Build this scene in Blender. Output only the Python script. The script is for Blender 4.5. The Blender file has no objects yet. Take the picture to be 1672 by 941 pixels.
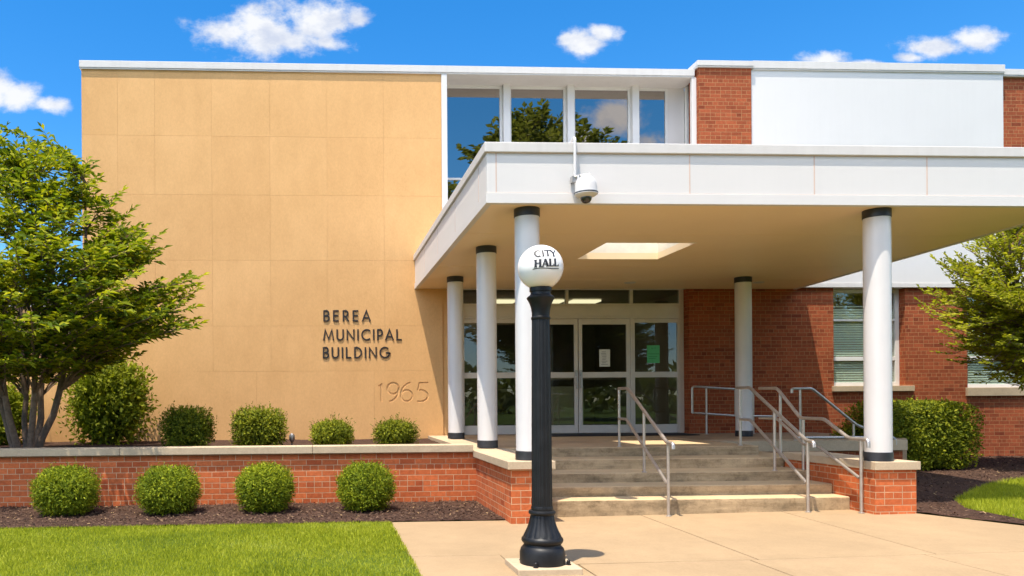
import bpy, math, random
import numpy as np
from mathutils import Vector, Matrix, noise as mnoise

random.seed(7)
SC = bpy.context.scene
COL = SC.collection
PI = math.pi
EYE = 1.42
ZL = 0.72          # landing level
ZS = 3.65          # canopy soffit level
WY = 15.2          # main facade plane


def gz(x):         # the paving rises very slightly to the right
    return 0.012 * min(max(x - 2.7, 0.0), 13.0)


# ------------------------------------------------------------------ node helpers
class NT:
    def __init__(self, name):
        self.m = bpy.data.materials.new(name)
        self.m.use_nodes = True
        self.t = self.m.node_tree
        self.t.nodes.clear()
        self.out = self.n('ShaderNodeOutputMaterial')

    def n(self, typ, **kw):
        nd = self.t.nodes.new(typ)
        for k, v in kw.items():
            if k.startswith('i_'):
                nd.inputs[k[2:].replace('_', ' ')].default_value = v
            else:
                setattr(nd, k, v)
        return nd

    def l(self, a, b):
        self.t.links.new(a, b)

    def val(self, sock, v):
        if hasattr(v, 'is_output'):
            self.l(v, sock)
        else:
            sock.default_value = v

    def math(self, op, a, b=0.0, c=None, clamp=False):
        nd = self.n('ShaderNodeMath', operation=op, use_clamp=clamp)
        self.val(nd.inputs[0], a)
        self.val(nd.inputs[1], b)
        if c is not None:
            self.val(nd.inputs[2], c)
        return nd.outputs[0]

    def mix(self, fac, a, b, blend='MIX'):
        nd = self.n('ShaderNodeMix', data_type='RGBA', blend_type=blend)
        self.val(nd.inputs[0], fac)
        self.val(nd.inputs[6], a if hasattr(a, 'is_output') else (*a, 1) if len(a) == 3 else a)
        self.val(nd.inputs[7], b if hasattr(b, 'is_output') else (*b, 1) if len(b) == 3 else b)
        return nd.outputs[2]

    def noise(self, scale, detail=4, rough=0.55, vec=None, dist=0.0):
        nd = self.n('ShaderNodeTexNoise')
        nd.inputs['Scale'].default_value = scale
        nd.inputs['Detail'].default_value = detail
        nd.inputs['Roughness'].default_value = rough
        nd.inputs['Distortion'].default_value = dist
        if vec is not None:
            self.l(vec, nd.inputs['Vector'])
        return nd.outputs['Fac']

    def ramp(self, fac, stops):
        nd = self.n('ShaderNodeValToRGB')
        cr = nd.color_ramp
        while len(cr.elements) < len(stops):
            cr.elements.new(0.5)
        for e, (p, c) in zip(cr.elements, stops):
            e.position = p
            e.color = (*c, 1) if len(c) == 3 else c
        self.val(nd.inputs[0], fac)
        return nd.outputs[0]

    def pos(self, scale=None):
        g = self.n('ShaderNodeNewGeometry')
        if scale is None:
            return g.outputs['Position']
        mp = self.n('ShaderNodeMapping')
        mp.inputs['Scale'].default_value = scale
        self.l(g.outputs['Position'], mp.inputs['Vector'])
        return mp.outputs[0]

    def bump(self, h, strength=0.3, dist=0.01):
        nd = self.n('ShaderNodeBump')
        nd.inputs['Strength'].default_value = strength
        nd.inputs['Distance'].default_value = dist
        self.l(h, nd.inputs['Height'])
        return nd.outputs[0]

    def principled(self, color, rough=0.6, metal=0.0, normal=None, spec=0.5):
        p = self.n('ShaderNodeBsdfPrincipled')
        self.val(p.inputs['Base Color'], color if hasattr(color, 'is_output') else (*color, 1))
        self.val(p.inputs['Roughness'], rough)
        self.val(p.inputs['Metallic'], metal)
        p.inputs['Specular IOR Level'].default_value = spec
        if normal is not None:
            self.l(normal, p.inputs['Normal'])
        return p.outputs[0]

    def done(self, sh):
        self.l(sh, self.out.inputs['Surface'])
        return self.m


def m_plain(name, col, rough=0.5, metal=0.0, var=0.08, scale=6.0, bump=0.0, bscale=60, spec=0.5, streak=0.0):
    t = NT(name)
    c = t.noise(scale, 5, 0.6, t.pos())
    lo = tuple(max(0, x * (1 - var)) for x in col)
    hi = tuple(x * (1 + var) for x in col)
    colr = t.ramp(c, [(0.3, lo), (0.7, hi)])
    if streak > 0:
        s = t.noise(1.0, 5, 0.6, t.pos((9, 9, 0.5)))
        s = t.ramp(s, [(0.45, (1, 1, 1)), (0.8, (1 - streak, 1 - streak * 1.05, 1 - streak * 1.15))])
        colr = t.mix(1.0, colr, s, 'MULTIPLY')
    nrm = None
    if bump:
        nrm = t.bump(t.noise(bscale, 4, 0.6, t.pos()), bump, 0.01)
    return t.done(t.principled(colr, rough, metal, nrm, spec))


def m_limestone():
    t = NT('limestone')
    g = t.n('ShaderNodeNewGeometry')
    base = t.ramp(g.outputs['Random Per Island'],
                  [(0.0, (0.685, 0.386, 0.155)), (0.5, (0.695, 0.394, 0.160)), (1.0, (0.707, 0.404, 0.165))])
    blotch = t.noise(0.55, 6, 0.65, t.pos())
    base = t.mix(1.0, base, t.ramp(blotch, [(0.30, (0.93, 0.91, 0.88)), (0.70, (1.04, 1.05, 1.07))]), 'MULTIPLY')
    st = t.noise(1.0, 6, 0.65, t.pos((4, 4, 1.3)))
    base = t.mix(1.0, base, t.ramp(st, [(0.35, (1.02, 1.02, 1.03)), (0.75, (0.95, 0.94, 0.92))]), 'MULTIPLY')
    fine = t.noise(38, 5, 0.7, t.pos((1, 1, 0.6)))
    base = t.mix(1.0, base, t.ramp(fine, [(0.3, (0.93, 0.92, 0.90)), (0.7, (1.05, 1.05, 1.06))]), 'MULTIPLY')
    return t.done(t.principled(base, 0.85, 0, t.bump(fine, 0.25, 0.006), 0.3))


def m_brick(name, c1, c2, mortar, dark=(0.16, 0.05, 0.025), bw=0.216, bh=0.0765, sq=3):
    t = NT(name)
    g = t.n('ShaderNodeNewGeometry')
    sp = t.n('ShaderNodeSeparateXYZ')
    t.l(g.outputs['Position'], sp.inputs[0])
    sn = t.n('ShaderNodeSeparateXYZ')
    t.l(g.outputs['True Normal'], sn.inputs[0])
    side = t.math('GREATER_THAN', t.math('ABSOLUTE', sn.outputs[0]), 0.6)
    u = t.math('ADD', t.math('MULTIPLY', sp.outputs[0], t.math('SUBTRACT', 1.0, side)), t.math('MULTIPLY', sp.outputs[1], side))
    wob = t.noise(3.0, 2, 0.5, g.outputs['Position'])
    v = t.math('ADD', sp.outputs[2], t.math('MULTIPLY', t.math('SUBTRACT', wob, 0.5), 0.006))
    cb = t.n('ShaderNodeCombineXYZ')
    t.l(u, cb.inputs[0])
    t.l(v, cb.inputs[1])
    br = t.n('ShaderNodeTexBrick')
    br.offset = 0.5
    br.squash = 0.5
    br.squash_frequency = sq
    t.l(cb.outputs[0], br.inputs['Vector'])
    br.inputs['Scale'].default_value = 1.0
    br.inputs['Brick Width'].default_value = bw
    br.inputs['Row Height'].default_value = bh
    br.inputs['Mortar Size'].default_value = 0.0047
    br.inputs['Mortar Smooth'].default_value = 0.25
    br.inputs['Bias'].default_value = 0.0
    br.inputs['Color1'].default_value = (0, 0, 0, 1)
    br.inputs['Color2'].default_value = (1, 1, 1, 1)
    tone = t.ramp(br.outputs['Color'], [(0.0, dark), (0.10, c1), (0.6, c2), (1.0, tuple(x * 1.18 for x in c2))])
    n1 = t.noise(22, 5, 0.65, g.outputs['Position'])
    tone = t.mix(1.0, tone, t.ramp(n1, [(0.3, (0.80, 0.78, 0.76)), (0.7, (1.12, 1.12, 1.14))]), 'MULTIPLY')
    n2 = t.noise(0.7, 4, 0.6, g.outputs['Position'])
    tone = t.mix(1.0, tone, t.ramp(n2, [(0.3, (0.90, 0.90, 0.90)), (0.7, (1.06, 1.06, 1.06))]), 'MULTIPLY')
    n3 = t.noise(9, 3, 0.6, g.outputs['Position'])
    mort = t.ramp(n3, [(0.3, tuple(x * 0.72 for x in mortar)), (0.7, mortar)])
    col = t.mix(br.outputs['Fac'], tone, mort)
    h = t.math('SUBTRACT', t.math('MULTIPLY', n1, 0.25), br.outputs['Fac'])
    return t.done(t.principled(col, 0.85, 0, t.bump(h, 0.5, 0.006), 0.3))


def m_concrete(name, col, stain=0.25, bs=0.15):
    t = NT(name)
    a = t.noise(0.9, 6, 0.65, t.pos())
    b = t.noise(45, 5, 0.7, t.pos())
    c = t.noise(5, 6, 0.7, t.pos())
    d = t.ramp(a, [(0.3, tuple(x * (1 - stain) for x in col)), (0.65, tuple(x * 1.05 for x in col))])
    d = t.mix(1.0, d, t.ramp(c, [(0.30, (1 - stain * 0.55, 1 - stain * 0.6, 1 - stain * 0.66)), (0.6, (1.02, 1.02, 1.02))]), 'MULTIPLY')
    d = t.mix(1.0, d, t.ramp(b, [(0.25, (0.88, 0.87, 0.86)), (0.7, (1.06, 1.06, 1.06))]), 'MULTIPLY')
    return t.done(t.principled(d, 0.88, 0, t.bump(b, bs, 0.005), 0.25))


def m_step():
    """weathered concrete: soot and water streaks on the risers"""
    t = NT('weathered_step_concrete')
    col = (0.56, 0.405, 0.235)
    a = t.noise(1.3, 6, 0.7, t.pos((1.0, 1.0, 2.0)))
    b = t.noise(45, 5, 0.7, t.pos())
    d = t.ramp(a, [(0.34, tuple(x * 0.45 for x in col)), (0.5, tuple(x * 0.85 for x in col)), (0.7, tuple(x * 1.1 for x in col))])
    s = t.noise(1.0, 6, 0.7, t.pos((1.1, 1.1, 14)))
    d = t.mix(1.0, d, t.ramp(s, [(0.35, (0.72, 0.70, 0.67)), (0.62, (1.03, 1.03, 1.03))]), 'MULTIPLY')
    e = t.noise(7, 5, 0.75, t.pos())
    d = t.mix(1.0, d, t.ramp(e, [(0.33, (0.70, 0.68, 0.66)), (0.5, (1, 1, 1))]), 'MULTIPLY')
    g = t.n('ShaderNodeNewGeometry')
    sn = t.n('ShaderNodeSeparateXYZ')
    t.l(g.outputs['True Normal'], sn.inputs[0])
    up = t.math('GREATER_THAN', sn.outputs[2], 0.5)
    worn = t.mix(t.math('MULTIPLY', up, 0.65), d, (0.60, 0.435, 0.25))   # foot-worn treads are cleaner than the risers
    worn = t.mix(1.0, worn, t.ramp(b, [(0.25, (0.86, 0.86, 0.85)), (0.7, (1.06, 1.06, 1.06))]), 'MULTIPLY')
    return t.done(t.principled(worn, 0.88, 0, t.bump(b, 0.2, 0.005), 0.25))


def m_leaf(name, stops, trans=0.35, rough=0.6, bs=1.6, bwt=0.75):
    t = NT(name)
    g = t.n('ShaderNodeNewGeometry')
    big = t.noise(bs, 4, 0.65, g.outputs['Position'])
    f = t.math('ADD', t.math('MULTIPLY', g.outputs['Random Per Island'], 0.62), t.math('MULTIPLY', t.math('SUBTRACT', big, 0.3), bwt), clamp=True)
    c = t.ramp(f, stops)
    p = t.principled(c, rough, 0, None, 0.12)
    tr = t.n('ShaderNodeBsdfTranslucent')
    br = t.mix(1.0, c, (1.25, 1.3, 0.55), 'MULTIPLY')
    t.l(br, tr.inputs['Color'])
    mx = t.n('ShaderNodeMixShader')
    mx.inputs[0].default_value = trans
    t.l(p, mx.inputs[1])
    t.l(tr.outputs[0], mx.inputs[2])
    return t.done(mx.outputs[0])


def m_glass(name, refl, tint, rcol=(1, 1, 1), rough=0.0, wave=0.0):
    t = NT(name)
    gl = t.n('ShaderNodeBsdfGlossy')
    gl.inputs['Roughness'].default_value = rough
    gl.inputs['Color'].default_value = (*rcol, 1)
    if wave:
        nb = t.bump(t.noise(1.3, 2, 0.5, t.pos()), wave, 0.02)
        t.l(nb, gl.inputs['Normal'])
    tr = t.n('ShaderNodeBsdfTransparent')
    tr.inputs['Color'].default_value = (*tint, 1)
    fr = t.n('ShaderNodeFresnel')
    fr.inputs['IOR'].default_value = 1.5
    bk = t.n('ShaderNodeNewGeometry')
    fac = t.math('MULTIPLY', t.math('ADD', fr.outputs[0], refl, clamp=True), t.math('SUBTRACT', 1.0, bk.outputs['Backfacing']), clamp=True)
    mx = t.n('ShaderNodeMixShader')
    t.l(fac, mx.inputs[0])
    t.l(tr.outputs[0], mx.inputs[1])
    t.l(gl.outputs[0], mx.inputs[2])
    return t.done(mx.outputs[0])


def m_emit(name, col, s):
    t = NT(name)
    e = t.n('ShaderNodeEmission')
    e.inputs['Color'].default_value = (*col, 1)
    e.inputs['Strength'].default_value = s
    return t.done(e.outputs[0])


def m_grassground():
    t = NT('lawn_soil')
    a = t.noise(1.2, 5, 0.6, t.pos())
    b = t.noise(60, 5, 0.7, t.pos())
    c = t.ramp(a, [(0.3, (0.060, 0.095, 0.012)), (0.7, (0.105, 0.150, 0.022))])
    c = t.mix(1.0, c, t.ramp(b, [(0.3, (0.6, 0.6, 0.6)), (0.7, (1.2, 1.2, 1.2))]), 'MULTIPLY')
    return t.done(t.principled(c, 0.9, 0, t.bump(b, 0.6, 0.02), 0.1))


def m_mulch():
    t = NT('mulch')
    a = t.noise(26, 6, 0.75, t.pos((1, 1.4, 1)))
    b = t.noise(1.1, 4, 0.6, t.pos())
    c = t.ramp(a, [(0.30, (0.026, 0.015, 0.011)), (0.55, (0.090, 0.050, 0.034)), (0.75, (0.160, 0.095, 0.062))])
    c = t.mix(1.0, c, t.ramp(b, [(0.3, (0.75, 0.75, 0.78)), (0.7, (1.2, 1.15, 1.1))]), 'MULTIPLY')
    return t.done(t.principled(c, 0.9, 0, t.bump(a, 1.0, 0.03), 0.15))


def m_island(name, stops, rough=0.8):
    t = NT(name)
    g = t.n('ShaderNodeNewGeometry')
    c = t.ramp(g.outputs['Random Per Island'], stops)
    return t.done(t.principled(c, rough, 0, None, 0.2))


M = {}
M['stone'] = m_limestone()
M['mortar'] = m_plain('stone_joint', (0.66, 0.385, 0.16), 0.9, var=0.15)
M['brick_bright'] = m_brick('orange_brick', (0.46, 0.102, 0.029), (0.53, 0.130, 0.038), (0.60, 0.37, 0.21), dark=(0.36, 0.068, 0.019))
M['brick_wall'] = m_brick('red_brick', (0.265, 0.058, 0.019), (0.32, 0.074, 0.025), (0.43, 0.21, 0.09), dark=(0.20, 0.038, 0.012))
M['white'] = m_plain('white_metal_panel', (0.68, 0.648, 0.618), 0.42, var=0.015, scale=1.2, streak=0.02)
M['coping'] = m_plain('white_coping', (0.63, 0.595, 0.56), 0.45, var=0.03, scale=1.0, streak=0.07)
M['frame'] = m_plain('pale_aluminium', (0.70, 0.68, 0.65), 0.40, 0.0, var=0.03)
M['doorframe'] = m_plain('anodised_door_metal', (0.66, 0.60, 0.53), 0.38, 0.15, var=0.04)
M['column'] = m_plain('white_column_paint', (0.655, 0.63, 0.612), 0.38, var=0.02, scale=1.5, streak=0.06)
M['blackband'] = m_plain('black_band', (0.022, 0.023, 0.028), 0.45, var=0.2)
M['soffit'] = m_plain('beige_soffit', (0.89, 0.69, 0.44), 0.45, var=0.04, scale=0.5, streak=0.0)
M['sealant'] = m_plain('pinkish_joint_sealant', (0.62, 0.46, 0.38), 0.8)
M['stepc'] = m_step()
M['cap'] = m_concrete('stone_cap', (0.52, 0.40, 0.265), 0.16)
M['walk'] = m_concrete('sidewalk_concrete', (0.352, 0.245, 0.138), 0.12, 0.1)
M['landing'] = m_concrete('landing_concrete', (0.40, 0.28, 0.17), 0.25)
M['soil'] = m_grassground()
M['mulch'] = m_mulch()
M['chips'] = m_island('mulch_chips', [(0.0, (0.018, 0.010, 0.008)), (0.5, (0.09, 0.05, 0.034)), (0.93, (0.15, 0.09, 0.055)), (0.985, (0.30, 0.19, 0.09)), (1.0, (0.46, 0.32, 0.15))])
M['rail'] = m_plain('galvanised_rail', (0.52, 0.47, 0.42), 0.36, 0.75, var=0.10, scale=25)
M['iron'] = m_plain('black_cast_iron', (0.010, 0.010, 0.0108), 0.45, var=0.3, scale=9, bump=0.05, bscale=120, spec=0.3)
M['globe'] = m_plain('opal_globe', (0.84, 0.81, 0.77), 0.20, var=0.02, scale=2.5)
M['ink'] = m_plain('black_lettering', (0.02, 0.02, 0.025), 0.5)
M['letter'] = m_plain('dark_bronze_letters', (0.035, 0.026, 0.022), 0.45, 0.2, var=0.2)
M['bark'] = m_plain('grey_brown_bark', (0.16, 0.105, 0.07), 0.9, var=0.35, scale=18, bump=0.5, bscale=40)
M['glass_up'] = m_glass('tinted_window_glass', 0.55, (0.16, 0.20, 0.24), (0.66, 0.60, 0.55), wave=0.03)
M['glass_door'] = m_glass('door_glass', 0.05, (0.70, 0.72, 0.67), (0.85, 0.9, 0.95), wave=0.04)
M['glass_right'] = m_glass('window_glass', 0.20, (0.95, 0.98, 0.95), (0.85, 0.80, 0.72), wave=0.04)
M['inside'] = m_plain('interior_wall', (0.30, 0.27, 0.22), 0.9, var=0.2, scale=1.5)
M['inside_floor'] = m_plain('interior_floor', (0.16, 0.15, 0.12), 0.4, var=0.15)
M['blind'] = m_plain('pale_green_blind', (0.70, 0.76, 0.64), 0.6, var=0.04)
M['mat'] = m_plain('rubber_mat', (0.018, 0.018, 0.018), 0.9, var=0.3, scale=60)
M['paper'] = m_plain('white_paper', (0.70, 0.70, 0.64), 0.8, var=0.05, scale=20)
M['greenpaper'] = m_plain('green_paper', (0.10, 0.50, 0.22), 0.8, var=0.05, scale=20)
M['print'] = m_plain('grey_print', (0.20, 0.20, 0.19), 0.8)
M['printg'] = m_plain('dark_green_print', (0.03, 0.14, 0.06), 0.8)
M['asphalt'] = m_concrete('asphalt', (0.05, 0.05, 0.052), 0.2)
M['steel'] = m_plain('brushed_steel', (0.50, 0.47, 0.44), 0.35, 0.8, var=0.1)
M['smoke'] = m_plain('smoked_dome', (0.02, 0.017, 0.015), 0.08, var=0.1, spec=0.8)
M['lightpanel'] = m_emit('lit_ceiling_panel', (1.0, 0.88, 0.62), 1.1)
M['leaf_tree'] = m_leaf('pinnate_leaves', [(0.0, (0.040, 0.068, 0.006)), (0.28, (0.102, 0.149, 0.009)), (0.58, (0.278, 0.304, 0.014)), (0.82, (0.500, 0.452, 0.020)), (1.0, (0.550, 0.540, 0.035))], 0.36)
M['leaf_right'] = m_leaf('small_yellow_green_leaves', [(0.0, (0.108, 0.133, 0.012)), (0.35, (0.246, 0.267, 0.018)), (0.75, (0.432, 0.407, 0.030)), (1.0, (0.550, 0.508, 0.050))], 0.42)
M['leaf_ball'] = m_leaf('yew_needles', [(0.0, (0.054, 0.083, 0.008)), (0.4, (0.149, 0.198, 0.012)), (0.75, (0.327, 0.347, 0.016)), (1.0, (0.460, 0.462, 0.024))], 0.25)
M['leaf_box'] = m_leaf('box_shrub_leaves', [(0.0, (0.047, 0.065, 0.008)), (0.4, (0.147, 0.176, 0.014)), (0.8, (0.333, 0.328, 0.020)), (1.0, (0.529, 0.489, 0.030))], 0.28)
M['leaf_shrub'] = m_leaf('loose_shrub_leaves', [(0.0, (0.053, 0.079, 0.008)), (0.35, (0.179, 0.215, 0.016)), (0.75, (0.357, 0.378, 0.028)), (1.0, (0.504, 0.483, 0.050))], 0.38)
M['leaf_hedge'] = m_leaf('hedge_leaves', [(0.0, (0.043, 0.064, 0.008)), (0.4, (0.144, 0.175, 0.012)), (0.8, (0.327, 0.321, 0.018)), (1.0, (0.506, 0.455, 0.030))], 0.28)
M['leaf_dark'] = m_leaf('street_tree_leaves', [(0.0, (0.08, 0.10, 0.03)), (0.6, (0.19, 0.21, 0.06)), (1.0, (0.30, 0.31, 0.09))], 0.3)
M['grass'] = m_leaf('grass_blades', [(0.0, (0.102, 0.143, 0.009)), (0.4, (0.258, 0.300, 0.019)), (0.8, (0.442, 0.449, 0.030)), (1.0, (0.460, 0.470, 0.091))], 0.30, 0.5, 0.9, 1.25)


# ------------------------------------------------------------------ object helpers
def tag(o, label=None, cat=None, group=None, kind=None):
    if label:
        o['label'] = label
    if cat:
        o['category'] = cat
    if group:
        o['group'] = group
    if kind:
        o['kind'] = kind
    return o


def empty(name, loc, label, cat, group=None):
    o = bpy.data.objects.new(name, None)
    COL.objects.link(o)
    o.location = loc
    o.empty_display_size = 0.2
    return tag(o, label, cat, group)


class MB:
    """collects shapes (world coordinates) and links them as ONE mesh object"""
    def __init__(self):
        self.v = []
        self.f = []

    def add(self, vs, fs):
        b = len(self.v)
        self.v += [tuple(p) for p in vs]
        self.f += [tuple(i + b for i in f) for f in fs]
        return self

    def box(self, x0, x1, y0, y1, z0, z1):
        return self.add([(x0, y0, z0), (x1, y0, z0), (x1, y1, z0), (x0, y1, z0), (x0, y0, z1), (x1, y0, z1), (x1, y1, z1), (x0, y1, z1)],
                        [(0, 3, 2, 1), (4, 5, 6, 7), (0, 1, 5, 4), (1, 2, 6, 5), (2, 3, 7, 6), (3, 0, 4, 7)])

    def prism(self, poly, z0, z1, slope=None):
        n = len(poly)
        h = slope or (lambda x: 0.0)
        vs = [(x, y, z0 + h(x)) for x, y in poly] + [(x, y, z1 + h(x)) for x, y in poly]
        fs = [tuple(range(n - 1, -1, -1)), tuple(range(n, 2 * n))]
        fs += [(i, (i + 1) % n, n + (i + 1) % n, n + i) for i in range(n)]
        return self.add(vs, fs)

    def tube(self, pts, r, seg=8, cap=True):
        pts = [Vector(p) for p in pts]
        rs = r if isinstance(r, (list, tuple)) else [r] * len(pts)
        n = len(pts)
        tans = []
        for i in range(n):
            a = pts[max(0, i - 1)]
            b = pts[min(n - 1, i + 1)]
            d = (b - a)
            if d.length < 1e-9:
                d = Vector((0, 0, 1))
            tans.append(d.normalized())
        t0 = tans[0]
        u = t0.cross(Vector((0, 0, 1)))
        if u.length < 0.05:
            u = t0.cross(Vector((0, 1, 0)))
        u.normalize()
        vs = []
        for i in range(n):
            t = tans[i]
            u = (u - t * u.dot(t))
            if u.length < 1e-6:
                u = t.orthogonal()
            u.normalize()
            w = t.cross(u)
            for k in range(seg):
                a = 2 * PI * k / seg
                vs.append(pts[i] + (u * math.cos(a) + w * math.sin(a)) * rs[i])
        fs = []
        for i in range(n - 1):
            for k in range(seg):
                a = i * seg + k
                b = i * seg + (k + 1) % seg
                fs.append((a, b, b + seg, a + seg))
        if cap:
            fs.append(tuple(range(seg - 1, -1, -1)))
            fs.append(tuple((n - 1) * seg + k for k in range(seg)))
        return self.add(vs, fs)

    def lathe(self, prof, cx, cy, seg=48, flute=None):
        """prof: list of (r, z); flute(k, seg, i) -> radius factor"""
        vs, fs = [], []
        n = len(prof)
        for i, (r, z) in enumerate(prof):
            for k in range(seg):
                a = 2 * PI * k / seg
                rr = r * (flute(k, i) if flute else 1.0)
                vs.append((cx + rr * math.cos(a), cy + rr * math.sin(a), z))
        for i in range(n - 1):
            for k in range(seg):
                a = i * seg + k
                b = i * seg + (k + 1) % seg
                fs.append((a, b, b + seg, a + seg))
        fs.append(tuple(range(seg - 1, -1, -1)))
        fs.append(tuple((n - 1) * seg + k for k in range(seg)))
        return self.add(vs, fs)

    def ribbon(self, pts, w, place, d0, d1, closed=False):
        """flat stroke along 2-D pts, width w, placed by place(x, z, depth)"""
        P = [Vector(p) for p in pts]
        n = len(P)
        L, R = [], []
        for i in range(n):
            if closed:
                a, b = P[(i - 1) % n], P[(i + 1) % n]
                d1v, d2v = (P[i] - a).normalized(), (b - P[i]).normalized()
            else:
                d1v = (P[i] - P[i - 1]).normalized() if i > 0 else (P[1] - P[0]).normalized()
                d2v = (P[i + 1] - P[i]).normalized() if i < n - 1 else (P[-1] - P[-2]).normalized()
            n1 = Vector((-d1v.y, d1v.x))
            n2 = Vector((-d2v.y, d2v.x))
            m = (n1 + n2)
            m = m.normalized() if m.length > 0.2 else n1
            k = min(1.0 / max(0.35, m.dot(n1)), 2.2)
            L.append(P[i] + m * (w / 2 * k))
            R.append(P[i] - m * (w / 2 * k))
        vs = []
        for i in range(n):
            for p, d in ((L[i], d0), (R[i], d0), (L[i], d1), (R[i], d1)):
                vs.append(place(p.x, p.y, d))
        fs = []
        rng = range(n) if closed else range(n - 1)
        for i in rng:
            a, b = 4 * i, 4 * ((i + 1) % n)
            fs += [(a, a + 1, b + 1, b), (a + 2, b + 2, b + 3, a + 3), (a, b, b + 2, a + 2), (a + 1, a + 3, b + 3, b + 1)]
        if not closed:
            e = 4 * (n - 1)
            fs += [(0, 2, 3, 1), (e, e + 1, e + 3, e + 2)]
        return self.add(vs, fs)

    def build(self, name, mat, parent=None, smooth=False, bevel=0.0, seg=2):
        me = bpy.data.meshes.new(name)
        off = Vector((0, 0, 0))
        if parent is not None:
            p = parent
            while p is not None:
                off += Vector(p.location)
                p = p.parent
        self.last_off = off
        me.from_pydata([(x - off.x, y - off.y, z - off.z) for x, y, z in self.v], [], self.f)
        me.validate()
        me.update()
        if mat is not None:
            me.materials.append(mat)
        o = bpy.data.objects.new(name, me)
        COL.objects.link(o)
        if parent is not None:
            o.parent = parent
        if smooth:
            me.shade_smooth()
            try:
                me.set_sharp_from_angle(angle=math.radians(38))
            except Exception:
                pass
        if bevel:
            b = o.modifiers.new('bevel', 'BEVEL')
            b.width = bevel
            b.segments = seg
            b.limit_method = 'ANGLE'
            b.angle_limit = math.radians(40)
        return o


def recalc(o):
    import bmesh
    bm = bmesh.new()
    bm.from_mesh(o.data)
    bmesh.ops.recalc_face_normals(bm, faces=bm.faces)
    bm.to_mesh(o.data)
    bm.free()


def np_mesh(name, V, F, mat, parent=None, loc=None):
    """V (n,3), F (m,k) numpy arrays, coordinates local to the parent"""
    me = bpy.data.meshes.new(name)
    V = np.asarray(V, dtype=np.float32)
    F = np.asarray(F, dtype=np.int32)
    m, k = F.shape
    me.vertices.add(len(V))
    me.vertices.foreach_set('co', V.ravel())
    me.loops.add(m * k)
    me.loops.foreach_set('vertex_index', F.ravel())
    me.polygons.add(m)
    me.polygons.foreach_set('loop_start', np.arange(0, m * k, k, dtype=np.int32))
    me.update(calc_edges=True)
    me.validate()
    me.materials.append(mat)
    o = bpy.data.objects.new(name, me)
    COL.objects.link(o)
    if parent is not None:
        o.parent = parent
    if loc is not None:
        o.location = loc
    return o


def copy_tree(o, parent=None):
    c = o.copy()
    COL.objects.link(c)
    if parent is not None:
        c.parent = parent
    for ch in list(o.children):
        copy_tree(ch, c)
    return c


def struct(mb, name, mat, **kw):
    o = mb.build(name, mat, **kw)
    o['kind'] = 'structure'
    return o


# ------------------------------------------------------------------ camera
cam_d = bpy.data.cameras.new('camera')
cam = bpy.data.objects.new('camera', cam_d)
COL.objects.link(cam)
cam_d.sensor_width = 36.0
cam_d.sensor_fit = 'HORIZONTAL'
cam_d.lens = 1250.0 / 1672.0 * 36.0
cam_d.shift_x = (836 - 587.5) / 1672.0
cam_d.shift_y = (655 - 470.5) / 1672.0
cam_d.clip_start = 0.05
cam_d.clip_end = 3000
th = math.atan(0.05)
rho = 0.007
fw = Vector((math.sin(th), math.cos(th), 0))
rt = Vector((math.cos(th), -math.sin(th), 0))
up = Vector((0, 0, 1))
r0 = rt * math.cos(rho) - up * math.sin(rho)
u0 = rt * math.sin(rho) + up * math.cos(rho)
mw = Matrix.Identity(4)
for i in range(3):
    mw[i][0], mw[i][1], mw[i][2] = r0[i], u0[i], -fw[i]
mw[2][3] = EYE
cam.matrix_world = mw
SC.camera = cam

# ------------------------------------------------------------------ sun + sky
TOSUN = Vector((-0.22, -0.238, 1.0)).normalized()
sd = bpy.data.lights.new('sun', 'SUN')
sd.energy = 3.8
sd.angle = math.radians(0.5)
sd.color = (1.0, 0.915, 0.78)
so = bpy.data.objects.new('sun', sd)
COL.objects.link(so)
so.rotation_euler = TOSUN.to_track_quat('Z', 'Y').to_euler()
so.location = (-6, -8, 30)

w = bpy.data.worlds.new('World')
SC.world = w
w.use_nodes = True
nt = w.node_tree
nt.nodes.clear()


def wn(t, **kw):
    n = nt.nodes.new(t)
    for k, v in kw.items():
        setattr(n, k, v)
    return n


def wmath(op, a, b=0.0, c=None, clamp=False):
    n = wn('ShaderNodeMath', operation=op, use_clamp=clamp)
    for i, s in enumerate((a, b, c)):
        if s is None:
            continue
        if hasattr(s, 'is_output'):
            nt.links.new(s, n.inputs[i])
        else:
            n.inputs[i].default_value = s
    return n.outputs[0]


sky = wn('ShaderNodeTexSky', sky_type='NISHITA')
sky.sun_disc = False
sky.sun_elevation = math.asin(TOSUN.z)
sky.sun_rotation = math.atan2(TOSUN.x, TOSUN.y) % (2 * PI)
sky.altitude = 200
sky.air_density = 1.0
sky.dust_density = 0.2
sky.ozone_density = 4.0
hs = wn('ShaderNodeHueSaturation')
hs.inputs['Saturation'].default_value = 1.36
hs.inputs['Value'].default_value = 1.0
nt.links.new(sky.outputs[0], hs.inputs['Color'])
tc = wn('ShaderNodeTexCoord')
sx = wn('ShaderNodeSeparateXYZ')
nt.links.new(tc.outputs['Generated'], sx.inputs[0])
ay = wmath('MAXIMUM', wmath('ABSOLUTE', sx.outputs[1]), 0.02)
U = wmath('DIVIDE', sx.outputs[0], ay)
V = wmath('DIVIDE', sx.outputs[2], ay)
north = wmath('GREATER_THAN', sx.outputs[1], 0.0)
cv = wn('ShaderNodeCombineXYZ')
nt.links.new(U, cv.inputs[0])
nt.links.new(V, cv.inputs[1])


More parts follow.
